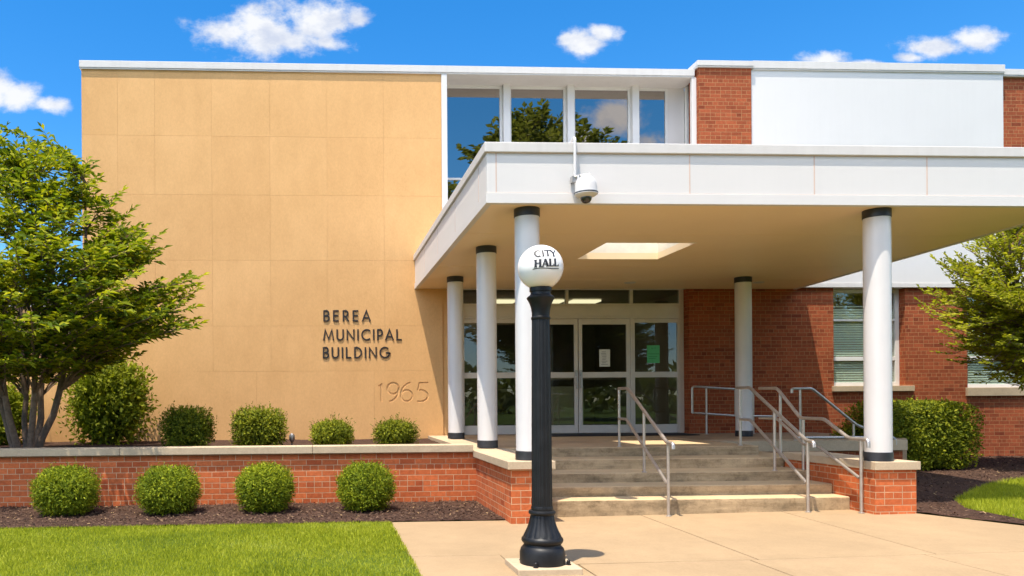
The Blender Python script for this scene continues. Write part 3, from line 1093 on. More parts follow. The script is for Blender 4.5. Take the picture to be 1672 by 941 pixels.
# ------------------------------------------------------------------ raised metal letters (one thing, a part per letter)
def A(cx, cz, rx, rz, a0, a1, n=14):
    return arc(cx, cz, rx, rz, a0, a1, n)
GL = {   # strokes in units of cap height, and advance width
    'B': ([[(0.07, 0), (0.07, 1)], [(0.07, 0.955), (0.28, 0.955)] + A(0.28, 0.735, 0.20, 0.22, 90, -90) + [(0.07, 0.515)], [(0.10, 0.50), (0.30, 0.50)] + A(0.30, 0.272, 0.22, 0.228, 90, -90) + [(0.07, 0.044)]], 0.56),
    'E': ([[(0.07, 0), (0.07, 1)], [(0.07, 0.95), (0.52, 0.95)], [(0.07, 0.51), (0.50, 0.51)], [(0.07, 0.05), (0.52, 0.05)]], 0.56),
    'R': ([[(0.07, 0), (0.07, 1)], [(0.07, 0.955), (0.27, 0.955)] + A(0.27, 0.71, 0.21, 0.245, 90, -90) + [(0.07, 0.465)], [(0.25, 0.46), (0.54, 0.0)]], 0.58),
    'A': ([[(0.03, 0), (0.38, 0.97), (0.73, 0)], [(0.16, 0.32), (0.60, 0.32)]], 0.76),
    'M': ([[(0.03, 0), (0.17, 0.97), (0.47, 0.14), (0.77, 0.97), (0.91, 0)]], 0.94),
    'U': ([[(0.07, 1), (0.07, 0.34)] + A(0.34, 0.32, 0.27, 0.275, 180, 360) + [(0.61, 1)]], 0.68),
    'N': ([[(0.07, 0), (0.07, 0.93), (0.67, 0.07), (0.67, 1)]], 0.74),
    'I': ([[(0.07, 0), (0.07, 1)]], 0.14),
    'C': ([A(0.50, 0.50, 0.44, 0.455, 48, 312, 22)], 0.82),
    'P': ([[(0.07, 0), (0.07, 1)], [(0.07, 0.955), (0.27, 0.955)] + A(0.27, 0.69, 0.21, 0.265, 90, -90) + [(0.07, 0.425)]], 0.52),
    'L': ([[(0.07, 1), (0.07, 0.05), (0.50, 0.05)]], 0.52),
    'D': ([[(0.07, 0.955), (0.22, 0.955)] + A(0.22, 0.50, 0.44, 0.455, 90, -90, 20) + [(0.07, 0.045)], [(0.07, 0), (0.07, 1)]], 0.72),
    'G': ([A(0.50, 0.50, 0.44, 0.455, 48, 360, 26) + [(0.94, 0.47), (0.58, 0.47)]], 0.98),
}
sg = empty('wall_lettering', (0.8, WY, 2.27), 'dark raised metal letters reading BEREA MUNICIPAL BUILDING on the tan stone wall', 'lettering')
def line(txt, x0, x1, zb, H):
    tot = sum(GL[c][1] for c in txt)
    gap = ((x1 - x0) / H - tot) / (len(txt) - 1)
    x = x0
    for c in txt:
        mb = MB()
        for k, stv in enumerate(GL[c][0]):
            d = 0.0006 * k
            mb.ribbon([(x + p[0] * H, zb + p[1] * H) for p in stv], 0.135 * H, lambda px, pz, dd: (px, WY - dd, pz), 0.002, 0.015 + d)
        lo = mb.build('letter', M['letter'], sg)
        recalc(lo)
        x += (GL[c][1] + gap) * H
line('BEREA', 0.047, 0.985, 3.003, 0.219)
line('MUNICIPAL', 0.046, 1.608, 2.626, 0.219)
line('BUILDING', 0.031, 1.372, 2.273, 0.219)

# ------------------------------------------------------------------ canopy
CN = empty('entrance_canopy', (5.0, 12.0, ZS), 'flat white entrance canopy with a beige underside and a square roof opening', 'canopy')
CY0, CX0 = 8.55, 1.88
def cxr(y):
    return 9.02 + (y - CY0) * 0.105
YB = WY - 0.002
so_ = MB()
hx0, hx1, hy0, hy1 = 4.07, 5.37, 10.70, 11.97
zt = 4.2
ins = 0.03
def quadslab(pl):
    so_.prism(pl, ZS, ZS + 0.10)
quadslab([(CX0 + ins, CY0 + ins), (cxr(CY0) - ins, CY0 + ins), (cxr(hy0) - ins, hy0), (CX0 + ins, hy0)])
quadslab([(CX0 + ins, hy0), (hx0, hy0), (hx0, hy1), (CX0 + ins, hy1)])
quadslab([(hx1, hy0), (cxr(hy0) - ins, hy0), (cxr(hy1) - ins, hy1), (hx1, hy1)])
quadslab([(CX0 + ins, hy1), (cxr(hy1) - ins, hy1), (cxr(YB) - ins, YB), (2.8, YB), (CX0 + ins, YB)])
so_.box(2.46, 7.60, WY + 0.002, DY - 0.04, ZS + 0.055, ZS + 0.1)
so_.build('soffit', M['soffit'], CN)
for yj in (10.15, 12.62, 13.95):
    MB().box(CX0 + 0.04, cxr(yj) - 0.04, yj - 0.004, yj + 0.004, ZS - 0.0025, ZS + 0.002).build('soffit_joint', M['soffit'], CN)
for (dx, dy) in ((8.40, 14.31), (5.9, 14.35)):
    MB().lathe([(0.10, ZS - 0.012), (0.105, ZS - 0.006), (0.105, ZS - 0.001)], dx, dy, 24).build('downlight', M['coping'], CN, smooth=True)
rf = MB()
def rq(pl):
    rf.prism(pl, 4.18, 4.26)
rq([(CX0 + 0.1, CY0 + 0.1), (cxr(CY0) - 0.1, CY0 + 0.1), (cxr(hy0) - 0.1, hy0 - 0.06), (CX0 + 0.1, hy0 - 0.06)])
rq([(CX0 + 0.1, hy0 - 0.06), (hx0 - 0.06, hy0 - 0.06), (hx0 - 0.06, hy1 + 0.06), (CX0 + 0.1, hy1 + 0.06)])
rq([(hx1 + 0.06, hy0 - 0.06), (cxr(hy0) - 0.1, hy0 - 0.06), (cxr(hy1) - 0.1, hy1 + 0.06), (hx1 + 0.06, hy1 + 0.06)])
rq([(CX0 + 0.1, hy1 + 0.06), (cxr(hy1) - 0.1, hy1 + 0.06), (cxr(YB) - 0.1, YB), (CX0 + 0.1, YB)])
rf.build('canopy_roof', M['coping'], CN)
sk = MB()
sk.box(hx0 - 0.05, hx0 - 0.001, hy0 - 0.05, hy1 + 0.05, ZS + 0.101, 4.42)
sk.box(hx1 + 0.001, hx1 + 0.05, hy0 - 0.05, hy1 + 0.05, ZS + 0.101, 4.42)
sk.box(hx0 - 0.001, hx1 + 0.001, hy0 - 0.05, hy0 - 0.001, ZS + 0.101, 4.42)
sk.box(hx0 - 0.001, hx1 + 0.001, hy1 + 0.001, hy1 + 0.05, ZS + 0.101, 4.42)
sk.box(hx0 - 0.012, hx1 + 0.012, hy0 - 0.012, hy0, ZS - 0.006, ZS - 0.001)
sk.build('skylight_curb', m_plain('cream_curb_paint', (0.85, 0.79, 0.66), 0.6), CN)
# fascia: front run, then left and right runs
def run(p0, p1, z0, z1, th_, mat, name, bev=0.003):
    p0, p1 = Vector(p0), Vector(p1)
    d = (p1 - p0).normalized()
    nrm = Vector((-d.y, d.x))
    q = [p0, p1, p1 + nrm * th_, p0 + nrm * th_]
    o = MB().prism([(v.x, v.y) for v in q], z0, z1).build(name, mat, CN, bevel=bev)
    return o
FR = ((CX0, CY0), (cxr(CY0), CY0))
LF = ((CX0, YB), (CX0, CY0 + 0.062))
RF = ((cxr(CY0 + 0.062), CY0 + 0.062), (cxr(YB), YB))
run(*FR, 3.762, 4.207, 0.06, M['white'], 'fascia_panel')
run((CX0 - 0.012, CY0 - 0.012), (cxr(CY0) + 0.012, CY0 - 0.012), 3.64, 3.757, 0.072, M['white'], 'fascia_band')
run((CX0 - 0.03, CY0 - 0.03), (cxr(CY0) + 0.03, CY0 - 0.03), 4.211, 4.325, 0.20, M['coping'], 'coping', 0.008)
run(*LF, 3.762, 4.207, 0.06, M['white'], 'fascia_panel')
run((CX0 - 0.012, YB), (CX0 - 0.012, CY0 + 0.062), 3.64, 3.757, 0.072, M['white'], 'fascia_band')
run((CX0 - 0.03, YB), (CX0 - 0.03, CY0 + 0.172), 4.211, 4.325, 0.20, M['coping'], 'coping', 0.008)
run(*RF, 3.762, 4.207, 0.06, M['white'], 'fascia_panel')
run((cxr(CY0 + 0.062) + 0.012, CY0 + 0.062), (cxr(YB) + 0.012, YB), 3.64, 3.757, 0.072, M['white'], 'fascia_band')
run((cxr(CY0 + 0.172) + 0.03, CY0 + 0.172), (cxr(YB) + 0.03, YB), 4.211, 4.325, 0.20, M['coping'], 'coping', 0.008)
def joint(*b):
    MB().box(*b).build('fascia_joint', M['sealant'], CN)
for xj in (1.985, 4.22, 5.69, 7.04, 8.45):
    joint(xj - 0.006, xj + 0.006, CY0 - 0.0035, CY0 + 0.01, 3.764, 4.205)
for yj in (9.0, 10.6, 12.2, 13.8):
    joint(CX0 - 0.0035, CX0 + 0.01, yj - 0.006, yj + 0.006, 3.764, 4.205)
joint(CX0 + 0.004, cxr(CY0) - 0.004, CY0 - 0.004, CY0 + 0.02, 3.7572, 3.7618)
joint(CX0 + 0.004, cxr(CY0) - 0.004, CY0 - 0.004, CY0 + 0.02, 4.2072, 4.2108)
# side fascias of the canopy cover the roof edge; close corner
MB().box(cxr(CY0) - 0.05, cxr(CY0) - 0.002, CY0 + 0.001, CY0 + 0.061, 3.764, 4.206).build('corner_filler', M['white'], CN)


# ------------------------------------------------------------------ columns
def column(x, y, zb, label, r=0.143):
    root = empty('portico_column', (x, y, zb), label, 'column', 'white round columns of the entrance canopy')
    MB().lathe([(r, zb + 0.105), (r, ZS - 0.098)], x, y, 40).build('shaft', M['column'], root, smooth=True)
    MB().lathe([(r * 1.045, ZS - 0.10), (r * 1.045, ZS - 0.001)], x, y, 40).build('top_collar', M['blackband'], root, smooth=True, bevel=0.004)
    MB().lathe([(r * 1.06, zb), (r * 1.06, zb + 0.10), (r * 1.01, zb + 0.106)], x, y, 40).build('base_band', M['blackband'], root, smooth=True)
    return root
column(2.43, 13.75, ZL + 0.012, 'white column closest to the tan wall, left of the doors')
column(2.412, 11.05, ZL + 0.012, 'white column at the middle of the row behind the street lamp')
column(2.412, 8.84, ZL + 0.002, 'tall white column partly hidden behind the black lamp post')
column(6.62, 8.80, 0.667, 'tall white column on the brick pier right of the steps')
column(7.78, 13.75, ZL + 0.001, 'white column standing against the shaded brick wall behind the handrails')

# ------------------------------------------------------------------ wing walls, planter wall
t = empty('wing_wall', (2.4, 10.0, 0), 'low orange brick wall with stone cap left of the steps, behind the lamp', 'wall')
MB().box(2.155, 2.62, 8.65, 15.19, -0.2, ZL - 0.095).build('brickwork', M['brick_bright'], t)
MB().box(2.11, 2.66, 8.60, 15.15, ZL - 0.093, ZL).build('cap', M['cap'], t, bevel=0.006)
t = empty('wing_wall', (6.7, 9.5, 0), 'short orange brick pier wall with stone cap right of the steps', 'wall')
MB().box(6.475, 6.975, 8.66, 10.42, -0.2, 0.566).build('brickwork', M['brick_bright'], t)
MB().box(6.452, 7.005, 8.625, 10.45, 0.568, 0.665).build('cap', M['cap'], t, bevel=0.006)
t = empty('planter_wall', (-4.0, 10.7, 0), 'long low orange brick retaining wall with stone cap behind four round bushes', 'wall')
MB().box(-14, 2.153, 10.62, 10.84, -0.2, 0.697).build('brickwork', M['brick_bright'], t)
cp = MB()
xs = [-14, -10.6, -7.4, -5.35, -2.75, -0.13, 2.108]
for a, b in zip(xs, xs[1:]):
    cp.box(a + 0.002, b - 0.002, 10.565, 10.88, 0.70, 0.80)
cp.build('cap', M['cap'], t, bevel=0.006)

# ------------------------------------------------------------------ steps and landing
t = empty('entrance_steps', (4.5, 10.0, 0), 'five weathered concrete steps rising to the entrance landing', 'steps')
ys = [9.08, 9.40, 9.85, 10.40, 10.95]
zs = [0.205, 0.33, 0.455, 0.59, ZL]
xr = [6.47, 6.47, 6.47, 6.46, 6.42]
for i in range(4):
    y1 = ys[i + 1] + 0.02
    s = MB().box(2.622, xr[i], ys[i], y1, -0.1, zs[i])
    s.build('step', M['stepc'], t, bevel=0.014, seg=3)
MB().box(6.46, 6.90, 10.47, 12.02, 0.0, 0.588).build('step', M['stepc'], t, bevel=0.012)
ld = MB().prism([(2.622, ys[4]), (6.42, ys[4]), (6.42, 12.02), (6.42, 15.18), (2.622, 15.18)], 0.0, ZL - 0.001)
ld.build('landing', M['stepc'], t, bevel=0.014, seg=3)
MB().box(2.66, 7.45, 15.182, DY + 0.06, 0.2, ZL - 0.002).build('threshold', M['landing'], t)
MB().box(6.422, 10.0, 12.62, 15.18, 0.0, ZL - 0.003).build('landing', M['landing'], t)

t = empty('ramp_curb', (8.2, 12.2, 0), 'concrete slab edge on dark brick beside the landing, behind the right handrails', 'curb')
MB().prism([(6.424, 12.03), (9.55, 12.03), (9.55, 12.6), (6.424, 12.6)], 0.553, 0.727).build('slab', M['cap'], t, bevel=0.008)
MB().box(6.424, 9.5, 12.08, 12.55, 0.0, 0.551).build('brickwork', M['brick_wall'], t)

o = MB().box(4.0, 7.2, 14.25, 15.15, ZL + 0.002, ZL + 0.018).build('door_mat', M['mat'], bevel=0.004)
tag(o, 'long black rubber mat lying in front of the entrance doors', 'mat')

# notices on the doors
t = empty('notice', (5.81, DY - 0.012, 2.27), 'white paper notice taped inside the right glass door', 'notice')
MB().box(5.70, 5.925, DY - 0.004, DY - 0.002, 2.09, 2.445).build('sheet', M['paper'], t)
pr = MB()
for k in range(9):
    z = 2.39 - k * 0.032
    ww = random.uniform(0.05, 0.085)
    pr.box(5.812 - ww, 5.812 + ww * random.uniform(0.3, 1), DY - 0.0058, DY - 0.0048, z, z + 0.008)
pr.build('print', M['print'], t)
t = empty('notice', (6.83, DY - 0.012, 2.34), 'green paper notice on the glass right of the doors', 'notice')
MB().box(6.70, 6.965, DY - 0.004, DY - 0.002, 2.16, 2.525).build('sheet', M['greenpaper'], t)
pr = MB()
for (z, a, b) in ((2.462, 0.04, 0.0), (2.462, -0.02, 0.05), (2.345, 0.12, 0.12), (2.29, 0.10, 0.08), (2.25, 0.10, 0.05)):
    pr.box(6.832 - a, 6.832 + b, DY - 0.0058, DY - 0.0048, z, z + 0.007)
pr.build('print', M['printg'], t)


# ------------------------------------------------------------------ handrails
def soft(pts, r=0.06):
    """round the corners of a pipe run"""
    P = [Vector(p) for p in pts]
    out = [P[0]]
    for a, b, c in zip(P, P[1:], P[2:]):
        d1, d2 = (a - b), (c - b)
        rr = min(r, d1.length * 0.45, d2.length * 0.45)
        s, e = b + d1.normalized() * rr, b + d2.normalized() * rr
        for k in range(5):
            tt = k / 4
            out.append(s * (1 - tt) ** 2 + b * 2 * tt * (1 - tt) + e * tt ** 2)
    out.append(P[-1])
    return out


def handrail(label, top, mid, posts, R=0.0225, rp=0.0185, loc=None, group='pipe handrails at the entrance'):
    t = empty('handrail', loc or posts[0][:3], label, 'handrail', group)
    MB().tube(soft(top), R, 10).build('top_rail', M['rail'], t, smooth=True)
    if mid:
        MB().tube(soft(mid), R * 0.88, 10).build('mid_rail', M['rail'], t, smooth=True)
    for (x, y, zb, zt_) in posts:
        p = MB().tube([(x, y, zb), (x, y, zt_ - 0.01)], rp, 10)
        p.lathe([(rp * 1.9, zb), (rp * 1.9, zb + 0.008), (rp * 1.05, zb + 0.014)], x, y, 12)
        p.build('post', M['rail'], t, smooth=True)
    return t


# left rail: skewed slightly like the photograph's
def L1(y):
    return 4.13 + (y - 8.95) * 0.115
handrail('steel pipe handrail left of centre on the steps, in front of the right glass door',
         [(L1(11.06), 11.06, 1.575), (L1(10.62), 10.62, 1.575), (L1(8.98), 8.98, 0.895), (L1(8.78), 8.78, 0.895), (L1(8.78), 8.775, 0.83)],
         [(L1(11.06), 11.06, 1.135), (L1(10.68), 10.68, 1.135), (L1(8.98), 8.98, 0.40)],
         [(L1(8.95), 8.95, 0.015, 0.885), (L1(9.88), 9.88, 0.455, 1.265), (L1(11.06), 11.06, ZL, 1.575)])
def L2(y):
    return 5.86 + (y - 8.95) * 0.165
handrail('steel pipe handrail at the middle of the steps, leading to the brick pier side',
         [(L2(11.12), 11.16, 1.575), (L2(10.72), 10.72, 1.575), (L2(9.0), 9.0, 0.905), (L2(8.82), 8.82, 0.895), (L2(8.82), 8.815, 0.83)],
         [(L2(11.08), 11.08, 1.11), (L2(10.70), 10.70, 1.11), (L2(9.0), 9.0, 0.385)],
         [(L2(8.97), 8.97, 0.038, 0.895), (L2(9.90), 9.90, 0.455, 1.255), (L2(11.08), 11.08, ZL, 1.575)])
handrail('stepped steel pipe handrail with a level middle, beside the right brick pier',
         [(6.42, 10.93, 1.565), (6.42, 10.50, 1.56), (6.42, 9.97, 1.15), (6.42, 9.49, 1.15), (6.40, 9.0, 0.925), (6.40, 8.67, 0.925), (6.40, 8.665, 0.83)],
         [(6.42, 10.93, 1.13), (6.42, 10.50, 1.13), (6.42, 9.90, 0.80), (6.42, 9.62, 0.80), (6.40, 8.82, 0.46)],
         [(6.40, 8.79, 0.045, 0.92), (6.425, 10.43, 0.455, 1.52), (6.425, 9.92, 0.33, 1.14)])
handrail('steel guard rail frame standing at the back of the landing against the brick',
         [(7.225, 14.6, 1.14), (7.225, 14.6, 1.66), (8.09, 14.6, 1.60), (8.46, 14.6, 1.59)],
         [(7.225, 14.6, 1.145), (8.10, 14.6, 1.08), (8.95, 14.6, 1.06)],
         [(7.51, 14.6, ZL, 1.64), (8.09, 14.6, 1.09, 1.60), (8.45, 14.6, ZL, 1.59)])
handrail('sloping steel handrail of the ramp, behind the tall right column',
         [(7.66, 12.12, 1.50), (7.66, 12.12, 1.57), (8.0, 12.12, 1.575), (8.75, 12.12, 0.97), (9.2, 12.12, 0.80)],
         None, [(7.80, 12.12, 0.727, 1.57), (8.70, 12.12, 0.727, 0.99)])
handrail('low steel pipe lying level along the concrete ramp edge',
         [(7.66, 12.06, 0.775), (8.73, 12.06, 0.77), (9.32, 12.06, 0.765), (9.36, 12.05, 0.72), (9.36, 12.05, 0.64)],
         None, [(7.68, 12.06, 0.727, 0.77), (9.25, 12.06, 0.727, 0.765)])

# ------------------------------------------------------------------ street lamp
LXp, LYp = 1.842, 6.34
lp = empty('street_lamp', (LXp, LYp, 0), 'black fluted cast iron lamp post with white globe reading CITY HALL', 'street lamp')
MB().box(1.575, 2.105, 6.10, 6.56, -0.02, 0.05).build('concrete_pad', M['cap'], lp, bevel=0.008)
bs = MB().lathe([(0.187, 0.051), (0.187, 0.145), (0.180, 0.165), (0.176, 0.178), (0.166, 0.190), (0.153, 0.205), (0.152, 0.215), (0.160, 0.222)], LXp, LYp, 64)
bs.build('base', M['iron'], lp, smooth=True)
def fl_bell(k, i):
    return 1.0 - (0.035 if (k % 6) in (0, 1) else 0.0) * (1 if 6 <= i <= 14 else 0)
prof = [(0.158, 0.222), (0.168, 0.232), (0.172, 0.245), (0.170, 0.260), (0.162, 0.270), (0.158, 0.273), (0.156, 0.280), (0.147, 0.300), (0.136, 0.322), (0.125, 0.346), (0.116, 0.370), (0.109, 0.394), (0.103, 0.418), (0.099, 0.440), (0.096, 0.452), (0.094, 0.456), (0.104, 0.460), (0.111, 0.468), (0.112, 0.480), (0.108, 0.490), (0.096, 0.496)]
MB().lathe(prof, LXp, LYp, 96, fl_bell).build('bell', M['iron'], lp, smooth=True)
def fl_sh(k, i):
    return 1.0 - (0.055 if (k % 6) in (0, 1, 2) else 0.0)
sh = MB().lathe([(0.086, 0.497), (0.085, 0.60), (0.082, 1.2), (0.077, 1.8), (0.074, 2.09)], LXp, LYp, 96, fl_sh)
sh.lathe([(0.089, 0.496), (0.091, 0.515), (0.087, 0.53)], LXp, LYp, 48)
sh.build('shaft', M['iron'], lp, smooth=True)
MB().lathe([(0.076, 2.091), (0.080, 2.098), (0.080, 2.112), (0.073, 2.118), (0.074, 2.15), (0.080, 2.19), (0.091, 2.225), (0.103, 2.250), (0.114, 2.268), (0.115, 2.276), (0.098, 2.292), (0.086, 2.300), (0.083, 2.318), (0.084, 2.325), (0.091, 2.328), (0.092, 2.358), (0.086, 2.364)], LXp, LYp, 64).build('capital', M['iron'], lp, smooth=True)
for (bx, by) in ((1.735, 6.16), (2.035, 6.25), (1.70, 6.47), (2.0, 6.53)):
    MB().lathe([(0.022, 0.05), (0.022, 0.058), (0.015, 0.06), (0.015, 0.085), (0.008, 0.092)], bx, by, 12).build('anchor_bolt', M['iron'], lp, smooth=True)
GR, GC = 0.188, 2.528
gp = []
for k in range(33):
    a = -PI / 2 + 0.48 + (PI - 0.48) * k / 32
    gp.append((max(0.0015, GR * math.cos(a)), GC + GR * math.sin(a)))
gb = MB().lathe(gp, LXp, LYp, 64).build('globe', M['globe'], lp, smooth=True)
# CITY HALL painted on the globe
def globe_pt(xx, zz, d):
    r = GR + d
    q = math.sqrt(max(1e-6, r * r - xx * xx - zz * zz))
    return (LXp + xx, LYp - q, GC + zz)
def dens(pl, stp=0.006):
    out = []
    for a, b in zip(pl, pl[1:]):
        L = math.dist(a, b)
        k = max(1, int(L / stp))
        out += [(a[0] + (b[0] - a[0]) * i / k, a[1] + (b[1] - a[1]) * i / k) for i in range(k)]
    return out + [pl[-1]]
SER = {  # strokes as (polyline, relative width)
    'C': ([(A(0.44, 0.5, 0.38, 0.46, 50, 310, 18), 0.19), ([(0.68, 0.72), (0.68, 0.98)], 0.07)], 0.86),
    'I': ([([(0.2, 0), (0.2, 1)], 0.17), ([(0.05, 0.03), (0.35, 0.03)], 0.07), ([(0.05, 0.97), (0.35, 0.97)], 0.07)], 0.42),
    'T': ([([(0.4, 0), (0.4, 1)], 0.17), ([(0.02, 0.95), (0.78, 0.95)], 0.10), ([(0.04, 0.98), (0.04, 0.74)], 0.07), ([(0.76, 0.98), (0.76, 0.74)], 0.07), ([(0.24, 0.03), (0.56, 0.03)], 0.07)], 0.80),
    'Y': ([([(0.06, 0.97), (0.42, 0.48)], 0.17), ([(0.78, 0.97), (0.42, 0.48)], 0.10), ([(0.42, 0.50), (0.42, 0.0)], 0.17), ([(0.26, 0.03), (0.58, 0.03)], 0.07), ([(-0.04, 0.97), (0.2, 0.97)], 0.07), ([(0.66, 0.97), (0.88, 0.97)], 0.07)], 0.86),
    'H': ([([(0.16, 0), (0.16, 1)], 0.22), ([(0.68, 0), (0.68, 1)], 0.22), ([(0.16, 0.52), (0.68, 0.52)], 0.12), ([(0.0, 0.04), (0.32, 0.04)], 0.08), ([(0.52, 0.04), (0.84, 0.04)], 0.08), ([(0.0, 0.96), (0.32, 0.96)], 0.08), ([(0.52, 0.96), (0.84, 0.96)], 0.08)], 0.86),
    'A': ([([(0.10, 0.0), (0.42, 1.0)], 0.12), ([(0.42, 1.0), (0.74, 0.0)], 0.24), ([(0.22, 0.32), (0.62, 0.32)], 0.10), ([(-0.02, 0.04), (0.24, 0.04)], 0.08), ([(0.56, 0.04), (0.90, 0.04)], 0.08)], 0.88),
    'L': ([([(0.16, 0), (0.16, 1)], 0.22), ([(0.10, 0.05), (0.62, 0.05)], 0.10), ([(0.62, 0.0), (0.62, 0.26)], 0.08), ([(0.0, 0.96), (0.32, 0.96)], 0.08)], 0.68),
}
def globe_line(txt, xc, zb, H, wtot, tilt):
    tot = sum(SER[c][1] for c in txt)
    sxx = wtot / tot
    x = xc - wtot / 2
    kk = 0
    for c in txt:
        mb = MB()
        for pl, rw in SER[c][0]:
            pts = [(x + p[0] * sxx, zb + p[1] * H + tilt * (x + p[0] * sxx - xc)) for p in pl]
            mb.ribbon(dens(pts), rw * H * (1.45 if txt == 'CITY' else 1.2), globe_pt, 0.0006, 0.0020 + 0.00015 * kk)
            kk = (kk + 1) % 7
        lo = mb.build('painted_letter', M['ink'], gb)
        x += SER[c][1] * sxx
globe_line('CITY', 0.0, 0.063, 0.056, 0.182, 0.04)
globe_line('HALL', 0.004, -0.022, 0.064, 0.205, 0.06)
MB().ribbon(dens([(-0.108 + 0.0215 * i, -0.036 + 0.05 * (0.0215 * i - 0.108) * 0.6 + 0.004 * math.sin(i * 0.62)) for i in range(11)]), 0.0062, globe_pt, 0.0004, 0.0016).build('painted_underline', M['ink'], gb)
tk = MB()
for i in range(9):
    x0 = -0.085 + i * 0.019
    zz = 0.131 - 0.25 * x0 * x0
    tk.ribbon([(x0, zz), (x0 + 0.012, zz)], 0.0065 if i % 3 else 0.004, globe_pt, 0.0004, 0.0014)
tk.build('painted_small_line', M['print'], gb)

# ------------------------------------------------------------------ security camera on the canopy
sc_ = empty('security_camera', (2.96, 8.42, 3.75), 'white dome security camera on a pipe in front of the canopy fascia', 'security camera')
cy = 8.40
MB().tube(soft([(2.868, 8.60, 4.36), (2.868, 8.485, 4.375), (2.868, 8.485, 3.90)], 0.04), 0.017, 12).build('conduit', M['column'], sc_, smooth=True)
br = MB().box(2.828, 2.868, 8.46, 8.535, 3.86, 3.93)
br.tube([(2.85, 8.48, 3.92), (2.92, 8.44, 3.925), (3.01, 8.41, 3.93)], 0.018, 10)
br.tube([(2.90, 8.45, 3.86), (2.90, 8.45, 3.93)], 0.026, 10)
br.build('bracket', M['steel'], sc_)
dm = [(0.001, 3.918)] + [(0.118 * math.sin(a), 3.80 + 0.118 * math.cos(a)) for a in [0.25, 0.5, 0.75, 1.0, 1.25, 1.5]] + [(0.120, 3.76), (0.124, 3.726)]
MB().lathe(list(reversed(dm)), 2.963, cy, 40).build('housing', M['column'], sc_, smooth=True)
MB().lathe([(0.129, 3.712), (0.131, 3.719), (0.129, 3.7255)], 2.963, cy, 40).build('seal_ring', M['blackband'], sc_, smooth=True)
MB().lathe([(0.066, 3.672), (0.100, 3.684), (0.128, 3.704), (0.128, 3.711)], 2.963, cy, 40).build('trim_ring', M['column'], sc_, smooth=True)
MB().lathe([(0.002, 3.605)] + [(0.063 * math.sin(a), 3.668 - 0.063 * math.cos(a)) for a in (0.3, 0.6, 0.9, 1.2, 1.5)] + [(0.063, 3.673)], 2.963, cy, 32).build('lens_dome', M['smoke'], sc_, smooth=True)

# small up-light in the planter
t = empty('garden_light', (-0.50, 12.9, 0.66), 'small bronze bullet garden light in the planter between clipped shrubs', 'garden light')
MB().tube([(-0.50, 12.9, 0.66), (-0.50, 12.9, 0.76)], 0.02, 8).build('stake', M['steel'], t)
MB().tube([(-0.50, 12.92, 0.74), (-0.50, 12.90, 0.78), (-0.50, 12.89, 0.85), (-0.50, 12.88, 0.885)], [0.025, 0.05, 0.05, 0.02], 12).build('lamp_head', M['steel'], t, smooth=True)


# ------------------------------------------------------------------ foliage
def leaf_arrays(P, D, N, L, W, fold=0.25, droop=0.0):
    """folded rhombic leaves: base P, direction D, side by N x D"""
    D = D / np.linalg.norm(D, axis=1, keepdims=True)
    S = np.cross(D, N)
    S /= (np.linalg.norm(S, axis=1, keepdims=True) + 1e-9)
    Nn = np.cross(S, D)
    L = L[:, None]
    W = W[:, None]
    mid = P + D * L * 0.45
    tip = P + D * L
    tip[:, 2] -= droop * L[:, 0]
    l = mid + S * W / 2 + Nn * W * fold
    r = mid - S * W / 2 + Nn * W * fold
    Vv = np.stack([P, l, tip, r], 1).reshape(-1, 3)
    n = len(P)
    b = np.arange(n)[:, None] * 4
    F = np.concatenate([b + np.array([[0, 2, 1]]), b + np.array([[0, 3, 2]])], 0)
    return Vv, F


def sph(n):
    v = rng.normal(size=(n, 3))
    return v / np.linalg.norm(v, axis=1, keepdims=True)


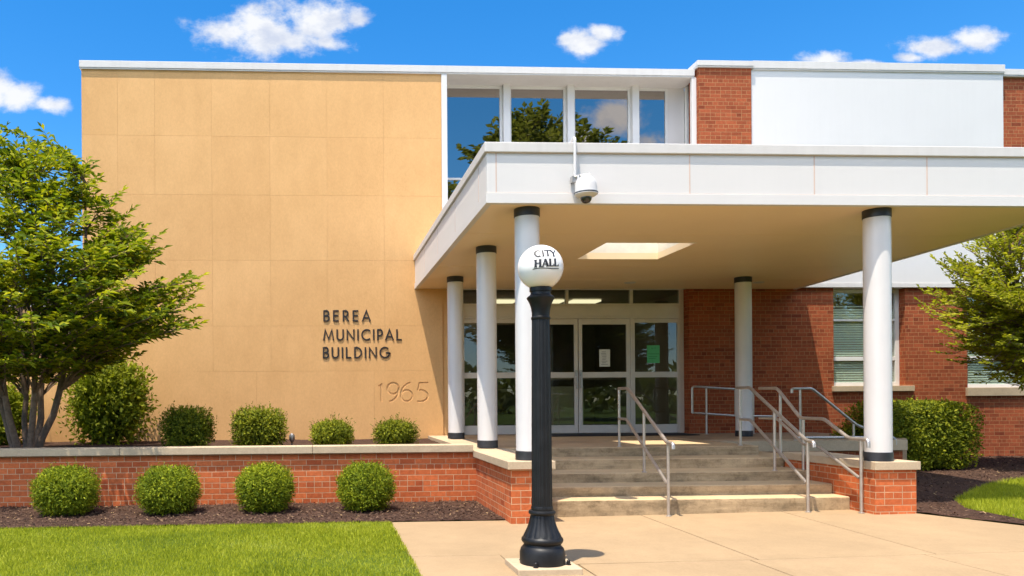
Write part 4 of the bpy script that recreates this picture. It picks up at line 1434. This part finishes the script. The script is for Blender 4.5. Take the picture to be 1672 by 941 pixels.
def bush(name, loc, half, n, leaf, mat, label, cat, power=2.6, fuzz=0.06, sprigs=0, group=None, lump=0.07, flat_bottom=0.0, stem_h=0.25, shell=0.30):
    """clipped bush: leaves through the outer shell of a super-ellipsoid, twiggy stems inside"""
    root = empty(name, loc, label, cat, group)
    hx, hy, hz = half
    d = sph(n)
    k = (np.abs(d[:, 0]) ** power + np.abs(d[:, 1]) ** power + np.abs(d[:, 2]) ** power) ** (-1 / power)
    seed = rng.uniform(0, 50)
    lum = np.array([mnoise.noise(Vector((a * 2.6 + seed, b * 2.6, c * 2.6))) + 0.9 * mnoise.noise(Vector((a * 7 + seed, b * 7, c * 7))) + 0.5 * mnoise.noise(Vector((a * 14 + seed, b * 14, c * 14))) for a, b, c in d])
    depth = 1.0 - shell * rng.uniform(0, 1, n) ** 1.7 + fuzz * rng.normal(size=n) * 0.5
    rad = k * depth * (1 + lump * lum)
    P = d * rad[:, None] * np.array([hx, hy, hz])
    P[:, 2] += hz
    ok = P[:, 2] > flat_bottom + 0.01
    P, d = P[ok], d[ok]
    n = len(P)
    nrm = d / np.array([hx, hy, hz])
    nrm /= np.linalg.norm(nrm, axis=1, keepdims=True)
    D = nrm * 0.4 + sph(n) * 0.9 + np.array([0, 0, 0.2])
    N = sph(n) * 0.5 + nrm + np.array([0, 0, 0.25])
    L = leaf[0] * rng.uniform(0.6, 1.25, n)
    Vv, F = leaf_arrays(P, D, N, L, L * leaf[1])
    allV, allF = [Vv], [F]
    off = len(Vv)
    ni = n // 4                       # larger old leaves fill the inside
    d2 = sph(ni)
    k2 = (np.abs(d2[:, 0]) ** power + np.abs(d2[:, 1]) ** power + np.abs(d2[:, 2]) ** power) ** (-1 / power)
    P2 = d2 * (k2 * rng.uniform(0.45, 0.80, ni))[:, None] * np.array([hx, hy, hz])
    P2[:, 2] += hz
    L2_ = leaf[0] * rng.uniform(1.6, 2.6, ni)
    v2, f2 = leaf_arrays(P2, sph(ni), sph(ni), L2_, L2_ * max(leaf[1], 0.5))
    v2[:, 2] = np.maximum(v2[:, 2], 0.0)
    allV.append(v2)
    allF.append(f2 + off)
    off += len(v2)
    for s in range(sprigs):
        dd = sph(1)[0]
        dd[2] = abs(dd[2]) * 1.0 + 0.05
        dd /= np.linalg.norm(dd)
        kk = (np.abs(dd) ** power).sum() ** (-1 / power)
        b0 = dd * kk * 0.93 * np.array(half) + np.array([0, 0, hz])
        if b0[2] < 0.1:
            continue
        ln = rng.uniform(0.05, 0.16)
        gd = dd * 0.6 + np.array([rng.normal() * 0.2, rng.normal() * 0.2, 0.7])
        gd /= np.linalg.norm(gd)
        m = 9
        tt = np.linspace(0.1, 1, m)
        Pp = b0 + gd * (tt * ln)[:, None]
        Dd = gd * 0.5 + sph(m) * 0.8
        Ll = leaf[0] * rng.uniform(0.5, 0.9, m)
        v2, f2 = leaf_arrays(Pp, Dd, sph(m), Ll, Ll * leaf[1])
        allV.append(v2)
        allF.append(f2 + off)
        off += len(v2)
    np_mesh('foliage', np.concatenate(allV), np.concatenate(allF), mat, root)
    sb = MB()
    for s in range(9):
        a = rng.uniform(0, 2 * PI)
        e = (loc[0] + math.cos(a) * hx * 0.6, loc[1] + math.sin(a) * hy * 0.6, loc[2] + hz * rng.uniform(0.9, 1.5))
        sb.tube([(loc[0] + math.cos(a) * 0.03, loc[1] + math.sin(a) * 0.03, loc[2] - 0.05), ((loc[0] * 2 + e[0]) / 3, (loc[1] * 2 + e[1]) / 3, loc[2] + stem_h), e], [0.016, 0.012, 0.005], 5)
    sb.build('stems', M['bark'], root)
    return root


def replace(src, loc, rz, scale, label):
    c = copy_tree(src)
    c.location = loc
    c.rotation_euler = (0, 0, rz)
    c.scale = scale
    c['label'] = label
    return c


GB = 'clipped round bushes in front of the brick planter wall'
b1 = bush('ball_bush', (-3.23, 9.85, 0.0), (0.385, 0.385, 0.305), 13000, (0.040, 0.32), M['leaf_ball'], 'round clipped bush nearest the left edge, under the multi stemmed tree', 'bush', 2.45, 0.10, 26, GB, flat_bottom=0.03)
bush('ball_bush', (-1.95, 9.86, 0.0), (0.368, 0.385, 0.295), 13000, (0.040, 0.32), M['leaf_ball'], 'round clipped bush second from the left along the brick planter wall', 'bush', 2.55, 0.10, 34, GB, 0.085, flat_bottom=0.03)
bush('ball_bush', (-0.73, 9.87, 0.0), (0.355, 0.375, 0.305), 13000, (0.040, 0.32), M['leaf_ball'], 'round clipped bush below the gap between two box shrubs and the garden light', 'bush', 2.3, 0.11, 22, GB, 0.06, flat_bottom=0.03)
bush('ball_bush', (0.56, 9.88, 0.0), (0.350, 0.375, 0.30), 13000, (0.039, 0.32), M['leaf_ball'], 'round clipped bush nearest the sidewalk and the street lamp', 'bush', 2.4, 0.09, 30, GB, 0.075, flat_bottom=0.03)

GX = 'squarish clipped shrubs along the tan wall'
c1 = bush('box_shrub', (-2.17, 12.5, 0.66), (0.385, 0.36, 0.325), 5200, (0.047, 0.48), M['leaf_box'], 'tall square clipped shrub next to the leafy upright shrub', 'shrub', 4.2, 0.14, 46, GX, 0.08)
c2 = bush('box_shrub', (-1.02, 12.5, 0.66), (0.405, 0.36, 0.315), 5200, (0.047, 0.48), M['leaf_box'], 'wide square clipped shrub left of the small garden light', 'shrub', 4.0, 0.14, 46, GX, 0.08)
c3 = bush('box_shrub', (0.17, 12.5, 0.66), (0.325, 0.32, 0.215), 4600, (0.043, 0.42), M['leaf_box'], 'low rounded clipped shrub under the BUILDING lettering, right of the garden light', 'shrub', 2.8, 0.13, 36, GX, 0.07)
replace(c3, (1.21, 12.5, 0.66), 2.4, (0.99, 1, 0.98), 'low rounded clipped shrub under the carved date 1965')

hd = bush('hedge', (10.62, 13.30, 0.16), (0.88, 0.62, 0.575), 24000, (0.060, 0.50), M['leaf_hedge'], 'long boxy green hedge in front of the brick wall, right of the columns', 'hedge', 6.5, 0.06, 60, None, 0.06, stem_h=0.15, shell=0.24)
bush('small_evergreen', (9.72, 13.7, 0.18), (0.26, 0.28, 0.36), 1900, (0.055, 0.4), M['leaf_hedge'], 'small dark evergreen in the shade beside the hedge', 'shrub', 2.2, 0.2, 10, None, 0.15)
bush('leafy_shrub', (-3.93, 14.38, 0.60), (0.70, 0.60, 0.83), 5600, (0.105, 0.40), M['leaf_shrub'], 'tall loose leafy shrub between the tree and the square clipped shrubs', 'shrub', 2.5, 0.22, 60, None, 0.16, shell=0.55)
bush('leafy_shrub', (-5.95, 14.3, 0.62), (0.62, 0.6, 0.58), 4600, (0.105, 0.40), M['leaf_shrub'], 'leafy green shrub at the left edge behind the tree trunks', 'shrub', 2.4, 0.22, 50, None, 0.16, shell=0.5)


def tube_fast(pts, rs, seg, Vl, Fl):
    mb = MB().tube(pts, rs, seg, False)
    b = sum(len(v) for v in Vl)
    Vl.append(np.array(mb.v))
    Fl.append(np.array(mb.f) + b)


def tree(name, loc, profile, nst, stem_h, ntar, leaf, leaves_per_twig, twig_sp, mat, label, spread=0.5, ysc=1.0, stem_r=0.065, group=None, twig_len=(0.22, 0.5), droop=0.15, rise=0.55, lean=(0, 0), single=False, seed=1, up_tip=0.2):
    global rng
    rng = np.random.default_rng(seed)
    rnd = random.Random(seed)
    root = empty(name, loc, label, 'tree', group)
    zt_ = profile[-1][0]
    def rad(z):
        for (a, b), (c, d) in zip(profile, profile[1:]):
            if a <= z <= c:
                return b + (d - b) * (z - a) / (c - a)
        return 0.05
    Vl, Fl = [], []
    stems = []
    for s in range(nst):
        a = 2 * PI * s / nst + rnd.uniform(-0.3, 0.3)
        top = Vector((math.cos(a) * spread * rnd.uniform(0.6, 1.2) + lean[0], (math.sin(a) * spread * rnd.uniform(0.6, 1.2)) * ysc + lean[1], stem_h * rnd.uniform(0.82, 1.0)))
        b0 = Vector((math.cos(a) * 0.13, math.sin(a) * 0.13, -0.1)) if not single else Vector((0, 0, -0.1))
        if single and s > 0:
            b0 = Vector((0, 0, stem_h * 0.3))
        pts = []
        for k in range(13):
            q = k / 12
            base = b0.lerp(top, q)
            out = math.sin(q * PI) * 0.18 * spread
            base += Vector((math.cos(a) * out, math.sin(a) * out * ysc, 0)) + Vector((rnd.uniform(-1, 1), rnd.uniform(-1, 1), 0)) * 0.03 * (q > 0)
            pts.append(base)
        r_ = stem_r * rnd.uniform(0.75, 1.1)
        tube_fast(pts, [r_ * (1 - 0.86 * (k / 12)) + 0.004 for k in range(13)], 7, Vl, Fl)
        stems.append(pts)
    LP, LD, LN, LL = [], [], [], []
    zmin = profile[0][0]
    for tix in range(ntar):
        for _ in range(40):
            z = rnd.uniform(zmin, zt_)
            if rnd.random() < (rad(z) / max(p[1] for p in profile)) ** 1.2 + 0.06:
                break
        a = rnd.uniform(0, 2 * PI)
        q = rnd.uniform(0.35, 1.0) ** 0.5 * rnd.uniform(0.86, 1.06)
        tgt = Vector((math.cos(a) * rad(z) * q + lean[0], math.sin(a) * rad(z) * q * ysc + lean[1], z))
        best, bd = None, 1e9
        for st_ in stems:
            for p in st_[3:]:
                hd_ = math.hypot(tgt.x - p.x, tgt.y - p.y)
                want = tgt.z - rise * hd_ - 0.1
                dd = abs(p.z - want) * 1.2 + hd_
                if dd < bd:
                    bd, best = dd, p
        L = (tgt - best).length
        K = 10
        pts = []
        for k in range(K + 1):
            t_ = k / K
            p = best.lerp(tgt, t_)
            p.z += math.sin(t_ * PI) * 0.10 * L
            p += Vector((rnd.uniform(-1, 1), rnd.uniform(-1, 1), rnd.uniform(-1, 1))) * 0.025 * L * 0.5 * (0 < k < K)
            pts.append(p)
        rb = min(0.028, 0.006 + 0.010 * L) * stem_r / 0.065
        tube_fast(pts, [rb * (1 - 0.8 * k / K) + 0.0025 for k in range(K + 1)], 5, Vl, Fl)
        ax = (pts[-1] - pts[-3]).normalized()
        nt_ = max(4, int(L * 0.72 / twig_sp))
        for j in range(nt_ + 1):
            t_ = 0.28 + 0.72 * j / nt_
            fi = t_ * K
            i0 = min(K - 1, int(fi))
            p = pts[i0].lerp(pts[i0 + 1], fi - i0)
            d = (pts[i0 + 1] - pts[i0]).normalized()
            if j == nt_:
                td = d + Vector((0, 0, up_tip))
            else:
                sv = d.cross(Vector((0, 0, 1)))
                if sv.length < 0.1:
                    sv = Vector((1, 0, 0))
                sv.normalize()
                td = d * 0.6 + sv * (1 if j % 2 else -1) * rnd.uniform(0.5, 1.0) + Vector((rnd.uniform(-0.3, 0.3), rnd.uniform(-0.3, 0.3), rnd.uniform(-0.15, 0.6)))
            td.normalize()
            tl = rnd.uniform(*twig_len) * (1.0 - 0.3 * t_)
            e = p + td * tl
            tube_fast([p, p.lerp(e, 0.5) + Vector((0, 0, 0.03 * tl)), e], [0.005, 0.004, 0.0015], 3, Vl, Fl)
            sv = td.cross(Vector((0, 0, 1)))
            if sv.length < 0.1:
                sv = Vector((1, 0, 0))
            sv.normalize()
            for m in range(leaves_per_twig):
                q2 = (m + 0.7) / leaves_per_twig
                lp_ = p.lerp(e, q2)
                sd = 1 if m % 2 else -1
                ld_ = td * 0.55 + sv * sd * 0.9 + Vector((rnd.gauss(0, 0.22), rnd.gauss(0, 0.22), rnd.gauss(0.05, 0.25)))
                if m >= leaves_per_twig - 2:
                    ld_ = td + sv * sd * 0.25 + Vector((0, 0, rnd.uniform(-0.1, 0.3)))
                LP.append(lp_)
                LD.append(ld_)
                LN.append(Vector((rnd.gauss(-0.1, 0.6), rnd.gauss(-0.45, 0.6), 0.9)))
                LL.append(leaf[0] * rnd.uniform(0.65, 1.2))
    LP = np.array(LP)
    LD = np.array(LD)
    LN = np.array(LN)
    LL = np.array(LL)
    Vv, F = leaf_arrays(LP, LD, LN, LL, LL * leaf[1], 0.22, droop)
    np_mesh('crown', Vv, F, mat, root)
    Fq = [f for f in Fl]
    mb = MB()
    V_ = np.concatenate(Vl)
    quads = np.concatenate(Fl)
    np_mesh('trunk', V_, quads, M['bark'], root)
    return root


mst = tree('multi_stem_tree', (-4.34, 11.5, 0.66),
     [(1.25, 1.5), (1.65, 2.35), (2.1, 2.75), (2.7, 2.65), (3.1, 2.30), (3.6, 1.75), (4.1, 1.45), (4.45, 1.05), (4.75, 0.6), (5.0, 0.2)],
     6, 4.25, 420, (0.160, 0.31), 12, 0.12, M['leaf_tree'], 'multi stemmed green tree growing in the planter at the left edge', spread=1.0, ysc=0.85, stem_r=0.052, droop=0.22, lean=(-0.15, 0), seed=5, twig_len=(0.24, 0.5))
mst.scale = (1.01, 0.86, 0.95)
tree('young_tree', (12.8, 12.6, 0.12),
     [(1.55, 1.2), (2.1, 1.9), (2.8, 2.2), (3.4, 2.05), (4.0, 1.7), (4.6, 1.1), (5.0, 0.3)],
     4, 4.2, 360, (0.095, 0.46), 13, 0.11, M['leaf_right'], 'small leaved yellow green tree at the right edge in front of the brick wall', spread=0.9, ysc=0.85, stem_r=0.05, seed=9, single=True, twig_len=(0.18, 0.42), rise=1.25, up_tip=0.6, droop=0.05)
# trees across the street, behind the viewer: what the glass reflects
GT = 'street trees across the road reflected in the glass'
nf = 9000
Pf = np.stack([rng.uniform(-110, 150, nf), rng.uniform(-62, -48, nf), np.zeros(nf)], 1)
hf = np.array([4.6 + 2.2 * mnoise.noise(Vector((a * 0.06, 3.3, 0))) + 1.2 * mnoise.noise(Vector((a * 0.25, 1.3, 0))) for a in Pf[:, 0]])
Pf[:, 2] = hf * rng.uniform(0, 1, nf) ** 0.7
Lf = rng.uniform(0.8, 1.8, nf)
Vf, Ff_ = leaf_arrays(Pf, sph(nf), sph(nf), Lf, Lf * 0.6)
fo = np_mesh('far_wood', Vf, Ff_, M['leaf_dark'])
tag(fo, 'distant belt of trees across the street seen only as a reflection', 'wood', kind='stuff')
tr1 = tree('street_tree', (11.6, -11.0, 0.0),
           [(4.5, 3.0), (6.5, 5.0), (9.5, 6.2), (12.5, 5.4), (15.0, 3.6), (17.4, 0.6)],
           5, 14.5, 420, (0.38, 0.52), 14, 0.28, M['leaf_dark'], 'big leafy tree across the street reflected in the upstairs windows', spread=2.0, stem_r=0.28, group=GT, seed=21, single=True, twig_len=(0.6, 1.4), rise=0.8)
tr1.scale = (1.22, 1.05, 1.0)
tr1.location.x = 12.3
tr2 = replace(tr1, (36.0, -14.0, 0.0), 1.9, (0.46, 0.46, 0.43), 'smaller tree across the street reflected in the window with blinds')
tr3 = replace(tr1, (19.5, -26.0, 0.0), 4.0, (1.0, 1.0, 0.55), 'broad low tree across the street reflected in the entrance doors')
tr4 = replace(tr1, (-4.0, -24.0, 0.0), 2.6, (1.1, 1.1, 0.6), 'broad low tree across the street opposite the stone wall')
tr5 = replace(tr1, (47.0, -25.0, 0.0), 0.6, (1.0, 1.0, 0.45), 'far tree across the street beyond the smaller tree')
